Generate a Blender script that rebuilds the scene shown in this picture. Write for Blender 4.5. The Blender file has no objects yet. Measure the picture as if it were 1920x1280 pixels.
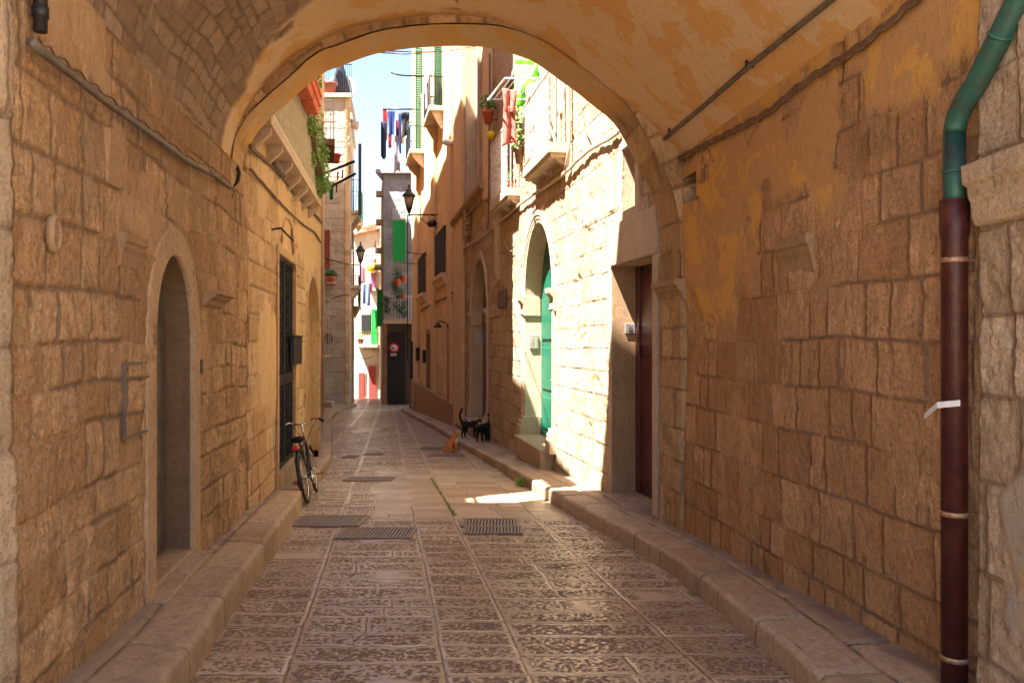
import bpy, bmesh, math, random
import numpy as np
from mathutils import Vector, Matrix
R = math.radians
F = 1500.0
random.seed(7)
sc = bpy.context.scene
col = sc.collection

# ------------------------------------------------------------------ noise
def vnoise(x, y, seed):
    rs = np.random.RandomState(seed)
    t = rs.rand(256, 256)
    xi = np.floor(x).astype(int); yi = np.floor(y).astype(int)
    fx = x - xi; fy = y - yi
    fx = fx*fx*(3-2*fx); fy = fy*fy*(3-2*fy)
    a = t[xi & 255, yi & 255]; b = t[(xi+1) & 255, yi & 255]
    c = t[xi & 255, (yi+1) & 255]; d = t[(xi+1) & 255, (yi+1) & 255]
    return (a*(1-fx)+b*fx)*(1-fy)+(c*(1-fx)+d*fx)*fy
def fbm(x, y, f, seed, octs=4):
    s = 0; a = 1; n = 0
    for o in range(octs):
        s = s + a*vnoise(x*f, y*f, seed+o*17); n += a; a *= .5; f *= 2.03
    return s/n
def sstep(a, b, x):
    t = np.clip((x-a)/(b-a), 0, 1)
    return t*t*(3-2*t)
def gz(Y):
    Y = np.asarray(Y, float)
    return np.where(Y < 45, -(1.6+.0533*np.maximum(Y, -5)), -(4.0+.027*(np.minimum(Y, 80)-45)))
def gzf(Y): return float(gz(Y))

# ------------------------------------------------------------------ materials
def newmat(name):
    m = bpy.data.materials.new(name); m.use_nodes = True
    nt = m.node_tree; b = nt.nodes['Principled BSDF']
    return m, nt, b
def nd(nt, t, **k):
    n = nt.nodes.new(t)
    for a, v in k.items(): setattr(n, a, v)
    return n
def mixc(nt, fac, a, b, mode='MIX'):
    n = nd(nt, 'ShaderNodeMix', data_type='RGBA', blend_type=mode)
    for s, v in ((n.inputs[0], fac), (n.inputs[6], a), (n.inputs[7], b)):
        if isinstance(v, bpy.types.NodeSocket): nt.links.new(v, s)
        elif isinstance(v, (int, float)): s.default_value = v
        else: s.default_value = (*v, 1)
    return n.outputs[2]
def noise(nt, scale, detail=5, rough=.6, stretch=None, dist=0):
    tc = nd(nt, 'ShaderNodeNewGeometry')
    n = nd(nt, 'ShaderNodeTexNoise')
    n.inputs['Scale'].default_value = scale; n.inputs['Detail'].default_value = detail
    n.inputs['Roughness'].default_value = rough; n.inputs['Distortion'].default_value = dist
    src = tc.outputs['Position']
    if stretch:
        mp = nd(nt, 'ShaderNodeMapping'); mp.inputs['Scale'].default_value = stretch
        nt.links.new(src, mp.inputs['Vector']); src = mp.outputs['Vector']
    nt.links.new(src, n.inputs['Vector'])
    return n.outputs['Fac']
def ramp(nt, src, lo, hi, a=0., b=1.):
    n = nd(nt, 'ShaderNodeMapRange'); n.interpolation_type = 'SMOOTHSTEP'
    nt.links.new(src, n.inputs[0])
    for i, v in enumerate((lo, hi, a, b)): n.inputs[1+i].default_value = v
    return n.outputs[0]
def attr(nt, name):
    n = nd(nt, 'ShaderNodeAttribute'); n.attribute_name = name
    return n.outputs['Fac']
def math_(nt, op, a, b):
    n = nd(nt, 'ShaderNodeMath', operation=op)
    for s, v in ((n.inputs[0], a), (n.inputs[1], b)):
        if isinstance(v, bpy.types.NodeSocket): nt.links.new(v, s)
        else: s.default_value = v
    return n.outputs[0]
def bump(nt, b, h, strength=.4, dist=.01):
    n = nd(nt, 'ShaderNodeBump'); n.inputs['Strength'].default_value = strength
    n.inputs['Distance'].default_value = dist
    nt.links.new(h, n.inputs['Height']); nt.links.new(n.outputs['Normal'], b.inputs['Normal'])

def stone(name, ca, cb, cm, stain=(.12, .085, .055), plas=(.55, .30, .10), plas2=(.55, .40, .24), pits=.5, fine=.5, stainamt=.6, rough=.85, cracks=.0, jw=.012, jn=.022, jdeep=1.2):
    m, nt, b = newmat(name)
    e = math_(nt, 'ADD', attr(nt, 'edge'), math_(nt, 'MULTIPLY', math_(nt, 'SUBTRACT', noise(nt, 17, 5, .65), .5), jn))
    joint = ramp(nt, e, .06-jw*1.15, .06-jw*.55)
    chip = ramp(nt, e, .06-jw*2.6, .06-jw*.9)
    n1 = noise(nt, 3.0, 6, .65); n2 = noise(nt, 28, 5, .7); n3 = noise(nt, 1.1, 4, .6, (1, 1, .6), 1.5)
    n4 = noise(nt, 75, 3, .6); n5 = noise(nt, 11, 6, .75, (1.6, 1.6, .55), .5)
    t = math_(nt, 'ADD', attr(nt, 'tint'), math_(nt, 'MULTIPLY', math_(nt, 'SUBTRACT', n1, .5), 1.6))
    c = mixc(nt, ramp(nt, t, 0, 1), tuple(x*1.06 for x in ca), tuple(x*.92 for x in cb))
    nv = noise(nt, 1.6, 6, .7, (1.2, 1.2, .8), 2.5)
    c = mixc(nt, ramp(nt, nv, .47, .505, 0, cracks), c, tuple(x*.3 for x in cb))
    c = mixc(nt, ramp(nt, nv, .505, .53, 0, cracks), c, tuple(x*.95 for x in ca))
    c = mixc(nt, ramp(nt, n2, .35, .7, 0, .55), c, tuple(x*.55 for x in ca))
    n6 = noise(nt, 55, 4, .75); n7 = noise(nt, 5.5, 5, .7, (2.2, 2.2, .35), .6)
    c = mixc(nt, ramp(nt, n6, .54, .64, 0, .55*min(1, pits*2)), c, tuple(x*.38 for x in cb))
    c = mixc(nt, ramp(nt, n6, .34, .42, .45*min(1, pits*2), 0), c, tuple(min(1, x*1.25) for x in ca))
    c = mixc(nt, ramp(nt, n7, .55, .68, 0, stainamt*.7), c, tuple(x*.45 for x in cb))
    c = mixc(nt, ramp(nt, n5, .52, .72, 0, .55), c, tuple(x*.5 for x in cb))
    c = mixc(nt, math_(nt, 'MULTIPLY', chip, .35), c, tuple(x*.7 for x in cb))
    c = mixc(nt, math_(nt, 'MULTIPLY', joint, .95), c, cm)
    c = mixc(nt, ramp(nt, n3, .55, .75, 0, stainamt), c, stain)
    pn = noise(nt, 2.2, 5, .6)
    pc = mixc(nt, ramp(nt, pn, .47, .50), plas, plas2)
    pc = mixc(nt, ramp(nt, n5, .5, .8, 0, .45), pc, tuple(x*.55 for x in plas))
    c = mixc(nt, attr(nt, 'plaster'), c, pc)
    pit = ramp(nt, n5, .56, .66, 0, pits)
    c = mixc(nt, math_(nt, 'MULTIPLY', pit, ramp(nt, attr(nt, 'plaster'), 0, 1, 1, .25)), c, tuple(x*.35 for x in ca))
    nt.links.new(c, b.inputs['Base Color']); b.inputs['Roughness'].default_value = rough
    b.inputs['Specular IOR Level'].default_value = .25
    h = math_(nt, 'ADD', math_(nt, 'MULTIPLY', n2, .55), math_(nt, 'MULTIPLY', n4, .25))
    h = math_(nt, 'SUBTRACT', h, math_(nt, 'MULTIPLY', ramp(nt, n6, .54, .64), .35*min(1, pits*2)))
    h = math_(nt, 'SUBTRACT', h, math_(nt, 'MULTIPLY', pit, .8))
    hj = math_(nt, 'MULTIPLY', math_(nt, 'ADD', joint, math_(nt, 'MULTIPLY', chip, .6)), ramp(nt, attr(nt, 'plaster'), 0, 1, jdeep, 0))
    h = math_(nt, 'SUBTRACT', h, hj)
    bump(nt, b, h, fine, .03)
    return m
def plain(name, c, rough=.6, metal=0., var=.25, scale=8, bumpy=.15, c2=None, spec=.4):
    m, nt, b = newmat(name)
    n = noise(nt, scale, 5, .65); n2 = noise(nt, scale*6, 4, .6)
    cc = mixc(nt, ramp(nt, n, .4, .68), c, c2 if c2 else tuple(x*(1-var) for x in c))
    cc = mixc(nt, ramp(nt, n2, .5, .8, 0, .35), cc, tuple(x*(1-var*1.2) for x in c))
    nt.links.new(cc, b.inputs['Base Color']); b.inputs['Roughness'].default_value = rough
    b.inputs['Metallic'].default_value = metal; b.inputs['Specular IOR Level'].default_value = spec
    if bumpy: bump(nt, b, n2, bumpy, .02)
    return m

M = {}
M['wall_left'] = stone('weathered_brown_stone', (.60, .395, .215), (.44, .25, .115), (.24, .155, .09), stainamt=.6, cracks=.35, plas=(.54, .37, .21), plas2=(.52, .33, .17), jn=.034)
M['wall_right'] = stone('ochre_tunnel_stone', (.62, .375, .19), (.48, .25, .105), (.25, .155, .09), stainamt=.6, cracks=.3, jw=.010, plas=(.66, .37, .10), plas2=(.54, .31, .13))
M['vault'] = stone('vault_stone', (.42, .30, .20), (.33, .215, .135), (.20, .14, .095), stainamt=.35, plas=(.66, .39, .15), plas2=(.68, .49, .28), pits=.25, fine=.35)
M['rib'] = stone('arch_stone', (.56, .38, .20), (.46, .28, .13), (.26, .18, .11), plas=(.62, .36, .12), plas2=(.58, .40, .2), pits=.4)
M['ochre'] = stone('ochre_street_stone', (.66, .46, .26), (.56, .34, .16), (.34, .22, .12), stainamt=.35, pits=.6, plas=(.66, .44, .22), plas2=(.62, .42, .22), jn=.03)
M['lit'] = stone('rusticated_limestone', (.57, .43, .28), (.50, .345, .205), (.35, .23, .13), stain=(.36, .2, .1), stainamt=.35, pits=.75, fine=.7)
M['pier'] = stone('grey_pier_stone', (.60, .46, .31), (.50, .37, .235), (.28, .20, .13), plas=(.52, .37, .19), plas2=(.44, .37, .28), stainamt=.4)
M['plaster'] = stone('apricot_plaster', (.80, .58, .34), (.74, .52, .30), (.58, .39, .22), stainamt=.2, pits=.08, fine=.2, stain=(.42, .26, .15))
M['pale'] = stone('pale_ashlar', (.56, .49, .40), (.50, .42, .32), (.34, .27, .2), stainamt=.25, pits=.3)
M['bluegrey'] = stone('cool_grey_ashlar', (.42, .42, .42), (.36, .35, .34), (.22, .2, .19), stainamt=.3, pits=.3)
M['white'] = stone('limewashed_wall', (.74, .71, .66), (.70, .66, .6), (.6, .55, .48), stainamt=.2, pits=.1, fine=.2, stain=(.5, .42, .34))
M['trim'] = stone('dressed_stone', (.60, .47, .33), (.54, .40, .27), (.33, .23, .15), stainamt=.2, pits=.2, fine=.3, stain=(.34, .24, .15))
M['trimdark'] = stone('dressed_brown_stone', (.47, .31, .17), (.38, .23, .12), (.28, .18, .10), stainamt=.3, pits=.2, fine=.3)
M['doorstone'] = stone('smooth_door_stone', (.56, .39, .235), (.50, .33, .19), (.25, .16, .1), stainamt=.3, pits=.12, fine=.25)
M['reveal'] = stone('shade_painted_reveal', (.26, .165, .095), (.20, .12, .065), (.1, .07, .045), stainamt=.4, pits=.2, fine=.3)  # door stone darkened: shade of the left recess is in this colour
M['kerb'] = stone('worn_kerb_stone', (.50, .365, .235), (.37, .25, .155), (.10, .07, .045), plas=(.20, .15, .11), plas2=(.28, .21, .15), stainamt=.6, pits=.3, fine=.35, jw=.009, jn=.008, rough=.6, stain=(.28, .2, .14))
M['dark'] = plain('dark_void', (.03, .025, .02), .9)  # near-black colour painted for unlit depth
M['core'] = plain('plain_masonry', (.45, .33, .22), .9)
M['iron'] = plain('dark_iron', (.045, .042, .04), .5, .6)
M['grate'] = plain('cast_iron_grate', (.27, .21, .17), .5, .3, c2=(.2, .13, .09), scale=20)
M['copper'] = plain('verdigris_copper', (.035, .13, .10), .5, .2, c2=(.06, .085, .07), scale=9)
M['maroonpipe'] = plain('maroon_enamel', (.050, .011, .010), .42, 0, c2=(.085, .022, .013), scale=11, bumpy=.2)
M['rust'] = plain('rusty_clamp', (.40, .20, .09), .5, .6, c2=(.55, .42, .3), scale=60)
M['galv'] = plain('galvanised_pipe', (.17, .14, .11), .5, .3, c2=(.11, .085, .06))
M['cable'] = plain('painted_cable', (.20, .12, .07), .7, 0, c2=(.13, .075, .045))
M['cablelight'] = plain('pale_conduit', (.55, .45, .35), .6, 0, c2=(.4, .3, .2))
M['blackrubber'] = plain('black_rubber', (.012, .012, .012), .5)
M['greendoor'] = plain('green_painted_wood', (.008, .13, .07), .45, c2=(.006, .10, .055))
M['maroondoor'] = plain('maroon_door_wood', (.10, .018, .012), .3, c2=(.07, .02, .015), spec=.5)
M['greydoor'] = plain('grey_metal_door', (.22, .21, .17), .45, .3, c2=(.14, .12, .08))
M['brightgreen'] = plain('bright_green_shutter', (.01, .42, .06), .45, c2=(.008, .35, .05))
M['darkgreen'] = plain('dark_green_shutter', (.012, .12, .055), .45)
M['redwood'] = plain('red_brown_shutter', (.32, .08, .045), .55)
M['reddoor'] = plain('red_painted_door', (.42, .06, .05), .5)
M['purple'] = plain('faded_purple_shutter', (.35, .12, .28), .6)
M['whitemetal'] = plain('white_painted_metal', (.72, .72, .72), .4)
M['rustwhite'] = plain('white_rusted_bars', (.76, .73, .68), .5, c2=(.5, .22, .08), scale=14)
M['creambars'] = plain('cream_bars', (.66, .58, .42), .5)
M['screen'] = plain('faded_green_screen', (.36, .36, .20), .7)
M['darkstone'] = stone('very_dark_stone', (.12, .095, .07), (.09, .07, .05), (.05, .04, .03), stainamt=.3)  # very dark tone for the lower wall of the grey house
M['chrome'] = plain('polished_steel', (.6, .6, .6), .2, 1., var=.1, bumpy=0)
M['terra'] = plain('terracotta', (.58, .13, .055), .7)
M['cementslab'] = plain('stone_slab', (.56, .44, .31), .85)
M['lampglass'] = plain('frosted_lantern_glass', (.42, .36, .30), .3)
M['red'] = plain('red_reflector', (.65, .01, .01), .2)
M['amber'] = plain('amber_reflector', (.9, .22, .02), .2)
M['signred'] = plain('sign_red', (.6, .02, .03), .4)
M['signwhite'] = plain('sign_white', (.75, .75, .75), .4)
M['navy'] = plain('navy_cloth', (.008, .012, .045), .9)
M['blue'] = plain('blue_cloth', (.012, .025, .14), .9)
M['bluesheet'] = plain('slate_blue_cloth', (.16, .22, .42), .9)
M['redcloth'] = plain('red_cloth', (.32, .015, .02), .9)
M['maroon'] = plain('maroon_cloth', (.2, .01, .05), .9)
M['blackcloth'] = plain('black_cloth', (.02, .02, .03), .9)
M['greycloth'] = plain('grey_cloth', (.28, .26, .3), .9)
M['whitecloth'] = plain('white_cloth', (.5, .45, .38), .9)
M['pinkcloth'] = plain('dusty_rose_cloth', (.42, .12, .09), .85, c2=(.34, .09, .07))
M['teal'] = plain('teal_cloth', (.01, .25, .14), .85)
M['lime'] = plain('lime_green_canvas', (.09, .50, .01), .7)
M['yellow'] = plain('yellow_plastic', (.8, .62, .03), .5)
M['glass'] = plain('dark_window_glass', (.03, .035, .04), .1, spec=.6, bumpy=0)
M['intercom'] = plain('brushed_aluminium', (.5, .5, .47), .35, .6)
M['woodbrown'] = plain('brown_wood', (.22, .12, .07), .6)
M['plaque'] = plain('weathered_plaque', (.16, .10, .085), .6)
M['cowl'] = plain('sculpted_stone', (.42, .31, .21), .9, c2=(.25, .17, .1), scale=12, bumpy=.5)
M['orangefur'] = plain('orange_fur', (.62, .24, .06), .95, c2=(.35, .10, .03), scale=22)
M['whitefur'] = plain('white_fur', (.72, .66, .58), .95)
M['blackfur'] = plain('black_fur', (.012, .011, .011), .9)
M['piedfur'] = plain('black_and_white_fur', (.02, .018, .018), .9, c2=(.65, .62, .58), scale=9)
def leafmat(name, a, b_):
    m, nt, b = newmat(name)
    n = noise(nt, 18, 3)
    nt.links.new(mixc(nt, ramp(nt, n, .35, .65), a, b_), b.inputs['Base Color'])
    b.inputs['Roughness'].default_value = .5
    b.inputs['Subsurface Weight'].default_value = 0
    return m
M['leaf'] = leafmat('green_leaves', (.10, .22, .03), (.19, .33, .05))
M['leafdark'] = leafmat('dark_leaves', (.03, .09, .02), (.06, .14, .03))
M['grass'] = leafmat('grass_blades', (.10, .2, .02), (.2, .28, .04))

# paving
def paving():
    m, nt, b = newmat('pecked_limestone_paving')
    t = attr(nt, 'tint'); n1 = noise(nt, 2.2, 5, .6); n2 = noise(nt, 60, 4, .6); nw = noise(nt, .8, 4, .6, (1.6, .5, 1))
    pk = noise(nt, 33, 4.0, .58, (1.0, .95, 1), .5)
    nf = noise(nt, 22, 4, .6)
    e = math_(nt, 'ADD', attr(nt, 'edge'), math_(nt, 'MULTIPLY', math_(nt, 'SUBTRACT', nf, .5), .010))
    joint = ramp(nt, e, .0505, .056)
    rim = ramp(nt, math_(nt, 'ADD', e, math_(nt, 'MULTIPLY', math_(nt, 'SUBTRACT', pk, .5), .05)), .018, .036)
    tt = math_(nt, 'ADD', t, math_(nt, 'MULTIPLY', math_(nt, 'SUBTRACT', n1, .5), 1.4))
    c = mixc(nt, ramp(nt, tt, 0, 1), (.60, .45, .30), (.40, .275, .17))
    c = mixc(nt, ramp(nt, n2, .4, .75, 0, .35), c, (.27, .19, .13))
    c = mixc(nt, ramp(nt, nw, .5, .7, 0, .45), c, (.30, .215, .15))
    zone = math_(nt, 'MULTIPLY', attr(nt, 'inner'), math_(nt, 'SUBTRACT', 1.0, rim))
    thr = math_(nt, 'ADD', pk, math_(nt, 'MULTIPLY', math_(nt, 'SUBTRACT', n1, .5), .35))
    pits = math_(nt, 'MULTIPLY', ramp(nt, thr, .46, .54, 1, 0), zone)
    c = mixc(nt, math_(nt, 'MULTIPLY', pits, .8), c, (.135, .085, .055))
    c = mixc(nt, math_(nt, 'MULTIPLY', joint, .9), c, (.09, .062, .042))
    nt.links.new(c, b.inputs['Base Color'])
    r = ramp(nt, pits, 0, 1, .17, .7)
    r = math_(nt, 'ADD', r, math_(nt, 'MULTIPLY', nw, .28))
    nt.links.new(r, b.inputs['Roughness'])
    b.inputs['Specular IOR Level'].default_value = .5
    h = math_(nt, 'SUBTRACT', math_(nt, 'MULTIPLY', n2, .16), math_(nt, 'MULTIPLY', pits, .7))
    h = math_(nt, 'SUBTRACT', h, math_(nt, 'MULTIPLY', joint, .8))
    bump(nt, b, h, .6, .012)
    return m
M['paving'] = paving()

# ------------------------------------------------------------------ object helpers
def tag(o, label=None, cat=None, group=None, kind=None):
    if label: o['label'] = label
    if cat: o['category'] = cat
    if group: o['group'] = group
    if kind: o['kind'] = kind
    return o
def thing(name, loc, label, cat, group=None):
    o = bpy.data.objects.new(name, None); col.objects.link(o)
    o.empty_display_size = .2; o.location = loc
    return tag(o, label, cat, group)
def link(name, me, mat, parent=None):
    o = bpy.data.objects.new(name, me); col.objects.link(o)
    if mat is not None: me.materials.append(M[mat] if isinstance(mat, str) else mat)
    if parent is not None:
        o.parent = parent
        if parent.type == 'EMPTY': o.matrix_parent_inverse = Matrix.Translation(-Vector(parent.location))
    else:
        if len(me.vertices):
            n = len(me.vertices); a = np.empty(n*3, np.float32); me.vertices.foreach_get('co', a); a = a.reshape(-1, 3)
            c = Vector(((a[:, 0].min()+a[:, 0].max())/2, (a[:, 1].min()+a[:, 1].max())/2, a[:, 2].min()))
            me.transform(Matrix.Translation(-c)); o.location = c
    return o
class MB:
    def __init__(s): s.v = []; s.f = []; s.sm = []; s.ch = []
    def add(s, vs, fs, smooth=False):
        n = len(s.v); s.v += [tuple(v) for v in vs]; s.f += [tuple(i+n for i in f) for f in fs]; s.sm += [smooth]*len(fs)
        s.ch.append((n, len(s.v), len(s.f)-len(fs), len(s.f)))
        return s
    def each(s, name, mat, parent=None, bevel=0):
        '''every added shape becomes an object of its own'''
        out = []
        for a, b_, fa, fb in s.ch:
            m = MB(); m.v = s.v[a:b_]; m.f = [tuple(i-a for i in f) for f in s.f[fa:fb]]; m.sm = s.sm[fa:fb]; out.append(m.build(name, mat, parent, bevel))
        return out
    def hexa(s, p):  # 8 pts: bottom 4, top 4
        return s.add(p, [(0, 3, 2, 1), (4, 5, 6, 7), (0, 1, 5, 4), (1, 2, 6, 5), (2, 3, 7, 6), (3, 0, 4, 7)])
    def box(s, x0, x1, y0, y1, z0, z1):
        return s.hexa([(x0, y0, z0), (x1, y0, z0), (x1, y1, z0), (x0, y1, z0), (x0, y0, z1), (x1, y0, z1), (x1, y1, z1), (x0, y1, z1)])
    def wbox(s, w, u0, u1, d0, d1, z0, z1):
        P = w.P
        return s.hexa([P(u0, d0, z0), P(u1, d0, z0), P(u1, d1, z0), P(u0, d1, z0), P(u0, d0, z1), P(u1, d0, z1), P(u1, d1, z1), P(u0, d1, z1)])
    def tube(s, pts, r, seg=8, cap=True):
        pts = [Vector(p) for p in pts]; n = len(pts)
        rr = r if isinstance(r, (list, tuple)) else [r]*n
        vs = []; fs = []
        ref = Vector((0, 0, 1)); prev = None
        for i, p in enumerate(pts):
            t = (pts[min(i+1, n-1)]-pts[max(i-1, 0)]).normalized()
            if prev is None:
                a = t.cross(ref) if abs(t.dot(ref)) < .95 else t.cross(Vector((1, 0, 0)))
            else: a = prev - t*prev.dot(t)
            a.normalize(); prev = a; b_ = t.cross(a)
            for k in range(seg):
                q = 2*math.pi*k/seg
                vs.append(p+(a*math.cos(q)+b_*math.sin(q))*rr[i])
        for i in range(n-1):
            for k in range(seg):
                k2 = (k+1) % seg
                fs.append((i*seg+k, i*seg+k2, (i+1)*seg+k2, (i+1)*seg+k))
        if cap: fs += [tuple(range(seg))[::-1], tuple((n-1)*seg+k for k in range(seg))]
        return s.add(vs, fs, True)
    def lathe(s, c, prof, seg=14, axis=Vector((0, 0, 1)), sx=1, sy=1):
        # prof: list (r, h)
        ax = axis.normalized(); a = (Vector((0, 0, 1))-ax*ax.z).normalized() if abs(ax.z) < .99 else Vector((1, 0, 0)); b_ = ax.cross(a)
        vs = []; fs = []; c = Vector(c)
        for r, h in prof:
            for k in range(seg):
                q = 2*math.pi*(k+.5)/seg
                vs.append(c+ax*h+a*math.cos(q)*r*sx+b_*math.sin(q)*r*sy)
        n = len(prof)
        for i in range(n-1):
            for k in range(seg):
                k2 = (k+1) % seg
                fs.append((i*seg+k, i*seg+k2, (i+1)*seg+k2, (i+1)*seg+k))
        fs += [tuple(range(seg))[::-1], tuple((n-1)*seg+k for k in range(seg))]
        return s.add(vs, fs, True)
    def prism(s, poly, ext):  # poly list of Vector, ext Vector
        n = len(poly); e = Vector(ext)
        vs = [Vector(p) for p in poly]+[Vector(p)+e for p in poly]
        fs = [tuple(range(n))[::-1], tuple(range(n, 2*n))]+[(i, (i+1) % n, (i+1) % n+n, i+n) for i in range(n)]
        return s.add(vs, fs)
    def build(s, name, mat, parent=None, bevel=0):
        me = bpy.data.meshes.new(name); me.from_pydata(s.v, [], s.f)
        me.polygons.foreach_set('use_smooth', s.sm); me.update()
        bm = bmesh.new(); bm.from_mesh(me); bmesh.ops.recalc_face_normals(bm, faces=bm.faces); bm.to_mesh(me); bm.free()
        for a, val in (('tint', .3+.4*random.random()),):
            at = me.attributes.new(a, 'FLOAT', 'POINT'); at.data.foreach_set('value', [val]*len(me.vertices))
        o = link(name, me, mat, parent)
        if bevel:
            md = o.modifiers.new('b', 'BEVEL'); md.width = bevel; md.segments = 2; md.limit_method = 'ANGLE'
        return o

class WF:
    """a wall line in plan: u along it, d towards the street"""
    def __init__(s, x0, y0, x1, y1, nx):
        s.p = Vector((x0, y0, 0)); d = Vector((x1-x0, y1-y0, 0)); s.L = d.length; s.d = d.normalized()
        s.n = Vector((-s.d.y, s.d.x, 0))
        if s.n.x*nx < 0: s.n = -s.n
    def P(s, u, d, z):
        q = s.p+s.d*u+s.n*d; return Vector((q.x, q.y, z))
    def u(s, px, d=0):
        k = (px-960)/F; ax = s.p.x+d*s.n.x; ay = s.p.y+d*s.n.y
        return (k*ay-ax)/(s.d.x-k*s.d.y)
    def uY(s, Y, d=0): return (Y-s.p.y-d*s.n.y)/s.d.y
    def z(s, u, py, d=0): return (640-py)/F*s.P(u, d, 0).y
    def g(s, u, d=0): return gzf(s.P(u, d, 0).y)

def grid_mesh(name, pts, nu, nv, attrs, mat, parent, facemask=None, skirt=None, smooth=True):
    """pts (nu*nv,3); face ij"""
    i = np.arange(nu-1)[:, None]; j = np.arange(nv-1)[None, :]
    a = (i*nv+j); f = np.stack([a, a+nv, a+nv+1, a+1], -1).reshape(-1, 4)
    if facemask is not None: f = f[facemask.reshape(-1)]
    if skirt is not None:
        # extrude all four borders by vector skirt
        sk = np.asarray(skirt, float); n0 = len(pts)
        idx = np.arange(nu*nv).reshape(nu, nv)
        loop = np.concatenate([idx[:, 0], idx[-1, 1:], idx[-2::-1, -1], idx[0, -2:0:-1]])
        pts = np.concatenate([pts, pts[loop]+sk]); L = len(loop); k = np.arange(L); k2 = (k+1) % L
        f = np.concatenate([f, np.stack([loop[k], n0+k, n0+k2, loop[k2]], -1)])
        attrs = {a_: np.concatenate([v, v[loop]]) for a_, v in attrs.items()}
    me = bpy.data.meshes.new(name)
    me.vertices.add(len(pts)); me.vertices.foreach_set('co', pts.astype(np.float32).ravel())
    me.loops.add(len(f)*4); me.polygons.add(len(f))
    me.loops.foreach_set('vertex_index', f.astype(np.int32).ravel())
    me.polygons.foreach_set('loop_start', np.arange(0, len(f)*4, 4, dtype=np.int32))
    me.polygons.foreach_set('use_smooth', np.full(len(f), smooth))
    me.update(calc_edges=True); me.validate()
    for k_, v in attrs.items():
        at = me.attributes.new(k_, 'FLOAT', 'POINT'); at.data.foreach_set('value', v.astype(np.float32).ravel())
    # drop loose verts
    if facemask is not None:
        bm = bmesh.new(); bm.from_mesh(me)
        bmesh.ops.delete(bm, geom=[v for v in bm.verts if not v.link_faces], context='VERTS'); bm.to_mesh(me); bm.free()
    return link(name, me, mat, parent)

def masonry(u, v, seed, hr, wr, warp=.010, irregular=0., v0=None):
    """u,v arrays -> dist to joint, block tint, block offset"""
    rs = np.random.RandomState(seed)
    uu = u+warp*2*(fbm(u, v, 1.6, seed+5)-.5)*2+warp*.8*(fbm(u, v, 7, seed+6)-.5)*2
    vv = v+warp*2*(fbm(u, v, 1.1, seed+7)-.5)*2+warp*.7*(fbm(u, v, 6, seed+8)-.5)*2+irregular*(fbm(u, v*.4, .8, seed+9, 2)-.5)*2
    lo, hi = v.min()-1, v.max()+1
    edges = [lo]
    while edges[-1] < hi: edges.append(edges[-1]+rs.uniform(*hr))
    edges = np.array(edges); row = np.clip(np.searchsorted(edges, vv)-1, 0, len(edges)-2)
    dv = np.minimum(vv-edges[row], edges[row+1]-vv)
    du = np.ones_like(dv); tint = np.zeros_like(dv); off = np.zeros_like(dv); tilt = np.zeros_like(dv)
    ulo, uhi = u.min()-1, u.max()+1
    for r in np.unique(row):
        m = row == r
        e = [ulo-rs.uniform(0, wr[1])]
        while e[-1] < uhi: e.append(e[-1]+rs.uniform(*wr))
        e = np.array(e); q = uu[m]; k = np.clip(np.searchsorted(e, q)-1, 0, len(e)-2)
        du[m] = np.minimum(q-e[k], e[k+1]-q)
        tb = rs.rand(len(e)); ob = rs.rand(len(e)); sl = rs.uniform(-1, 1, len(e))
        tint[m] = tb[k]; off[m] = ob[k]; tilt[m] = sl[k]*((q-e[k])/(e[k+1]-e[k])-.5)
    # rounded corners
    d = np.minimum(du, dv); rr = .022
    cx = np.maximum(rr-du, 0); cy = np.maximum(rr-dv, 0)
    d = np.where((cx > 0) & (cy > 0), rr-np.sqrt(cx*cx+cy*cy), d)
    return d, tint, off, tilt

def sheet(name, w, us, zs, mat, parent, seed, hr=(.25, .4), wr=(.3, .6), jw=.018, jd=.014, blk=.014, rough=.012, bulge=.02,
          holes=None, plaster=None, pthick=.012, skirt=.45, d0=0., irregular=0., warp=.010, jvar=.6):
    us = np.asarray(us); zs = np.asarray(zs); nu, nv = len(us), len(zs)
    U, Z = np.meshgrid(us, zs, indexing='ij'); u = U.ravel(); z = Z.ravel()
    d, tint, off, tilt = masonry(u, z, seed, hr, wr, warp, irregular)
    jm = 1-.34*jvar*sstep(.45, .7, fbm(u, z, 1.7, seed+30, 3))
    joint = (1-sstep(jw*.25, jw*1.1, d))*jm
    edge = np.clip(.06-d, 0, .06)*jm
    h = -jd*joint*.6+blk*(off-.5)+blk*.8*tilt+rough*(fbm(u, z, 9, seed+40, 5)-.5)*2+rough*.8*(fbm(u, z, 30, seed+44, 3)-.5)*2
    h += bulge*(fbm(u, z, .5, seed+50, 2)-.5)*2
    er = sstep(.66, .8, fbm(u, z, 3.3, seed+60, 4)); h -= er*rough*1.6
    pl = np.zeros_like(u)
    if plaster is not None:
        pl = plaster(u, z); flat = blk*.1+pthick+.005*(fbm(u, z, 3, seed+70, 3)-.5)
        h = h*(1-pl)+(flat)*pl
    h = h+d0
    P0 = np.array(w.p)[None, :]+u[:, None]*np.array(w.d)[None, :]+h[:, None]*np.array(w.n)[None, :]
    P0[:, 2] = z
    mask = None
    if holes:
        uc = (us[:-1]+us[1:])/2; zc = (zs[:-1]+zs[1:])/2
        UC, ZC = np.meshgrid(uc, zc, indexing='ij'); mask = np.ones_like(UC, bool)
        for fn in holes: mask &= ~fn(UC, ZC)
    return grid_mesh(name, P0, nu, nv, dict(tint=tint, edge=edge*(1-pl), plaster=pl), mat, parent, mask,
                     -np.array(w.n)*skirt if skirt else None)
def rng(a, b, st): return np.linspace(a, b, max(2, int(round(abs(b-a)/st))+1))
def cat(*a): return np.unique(np.round(np.concatenate(a), 5))
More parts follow.
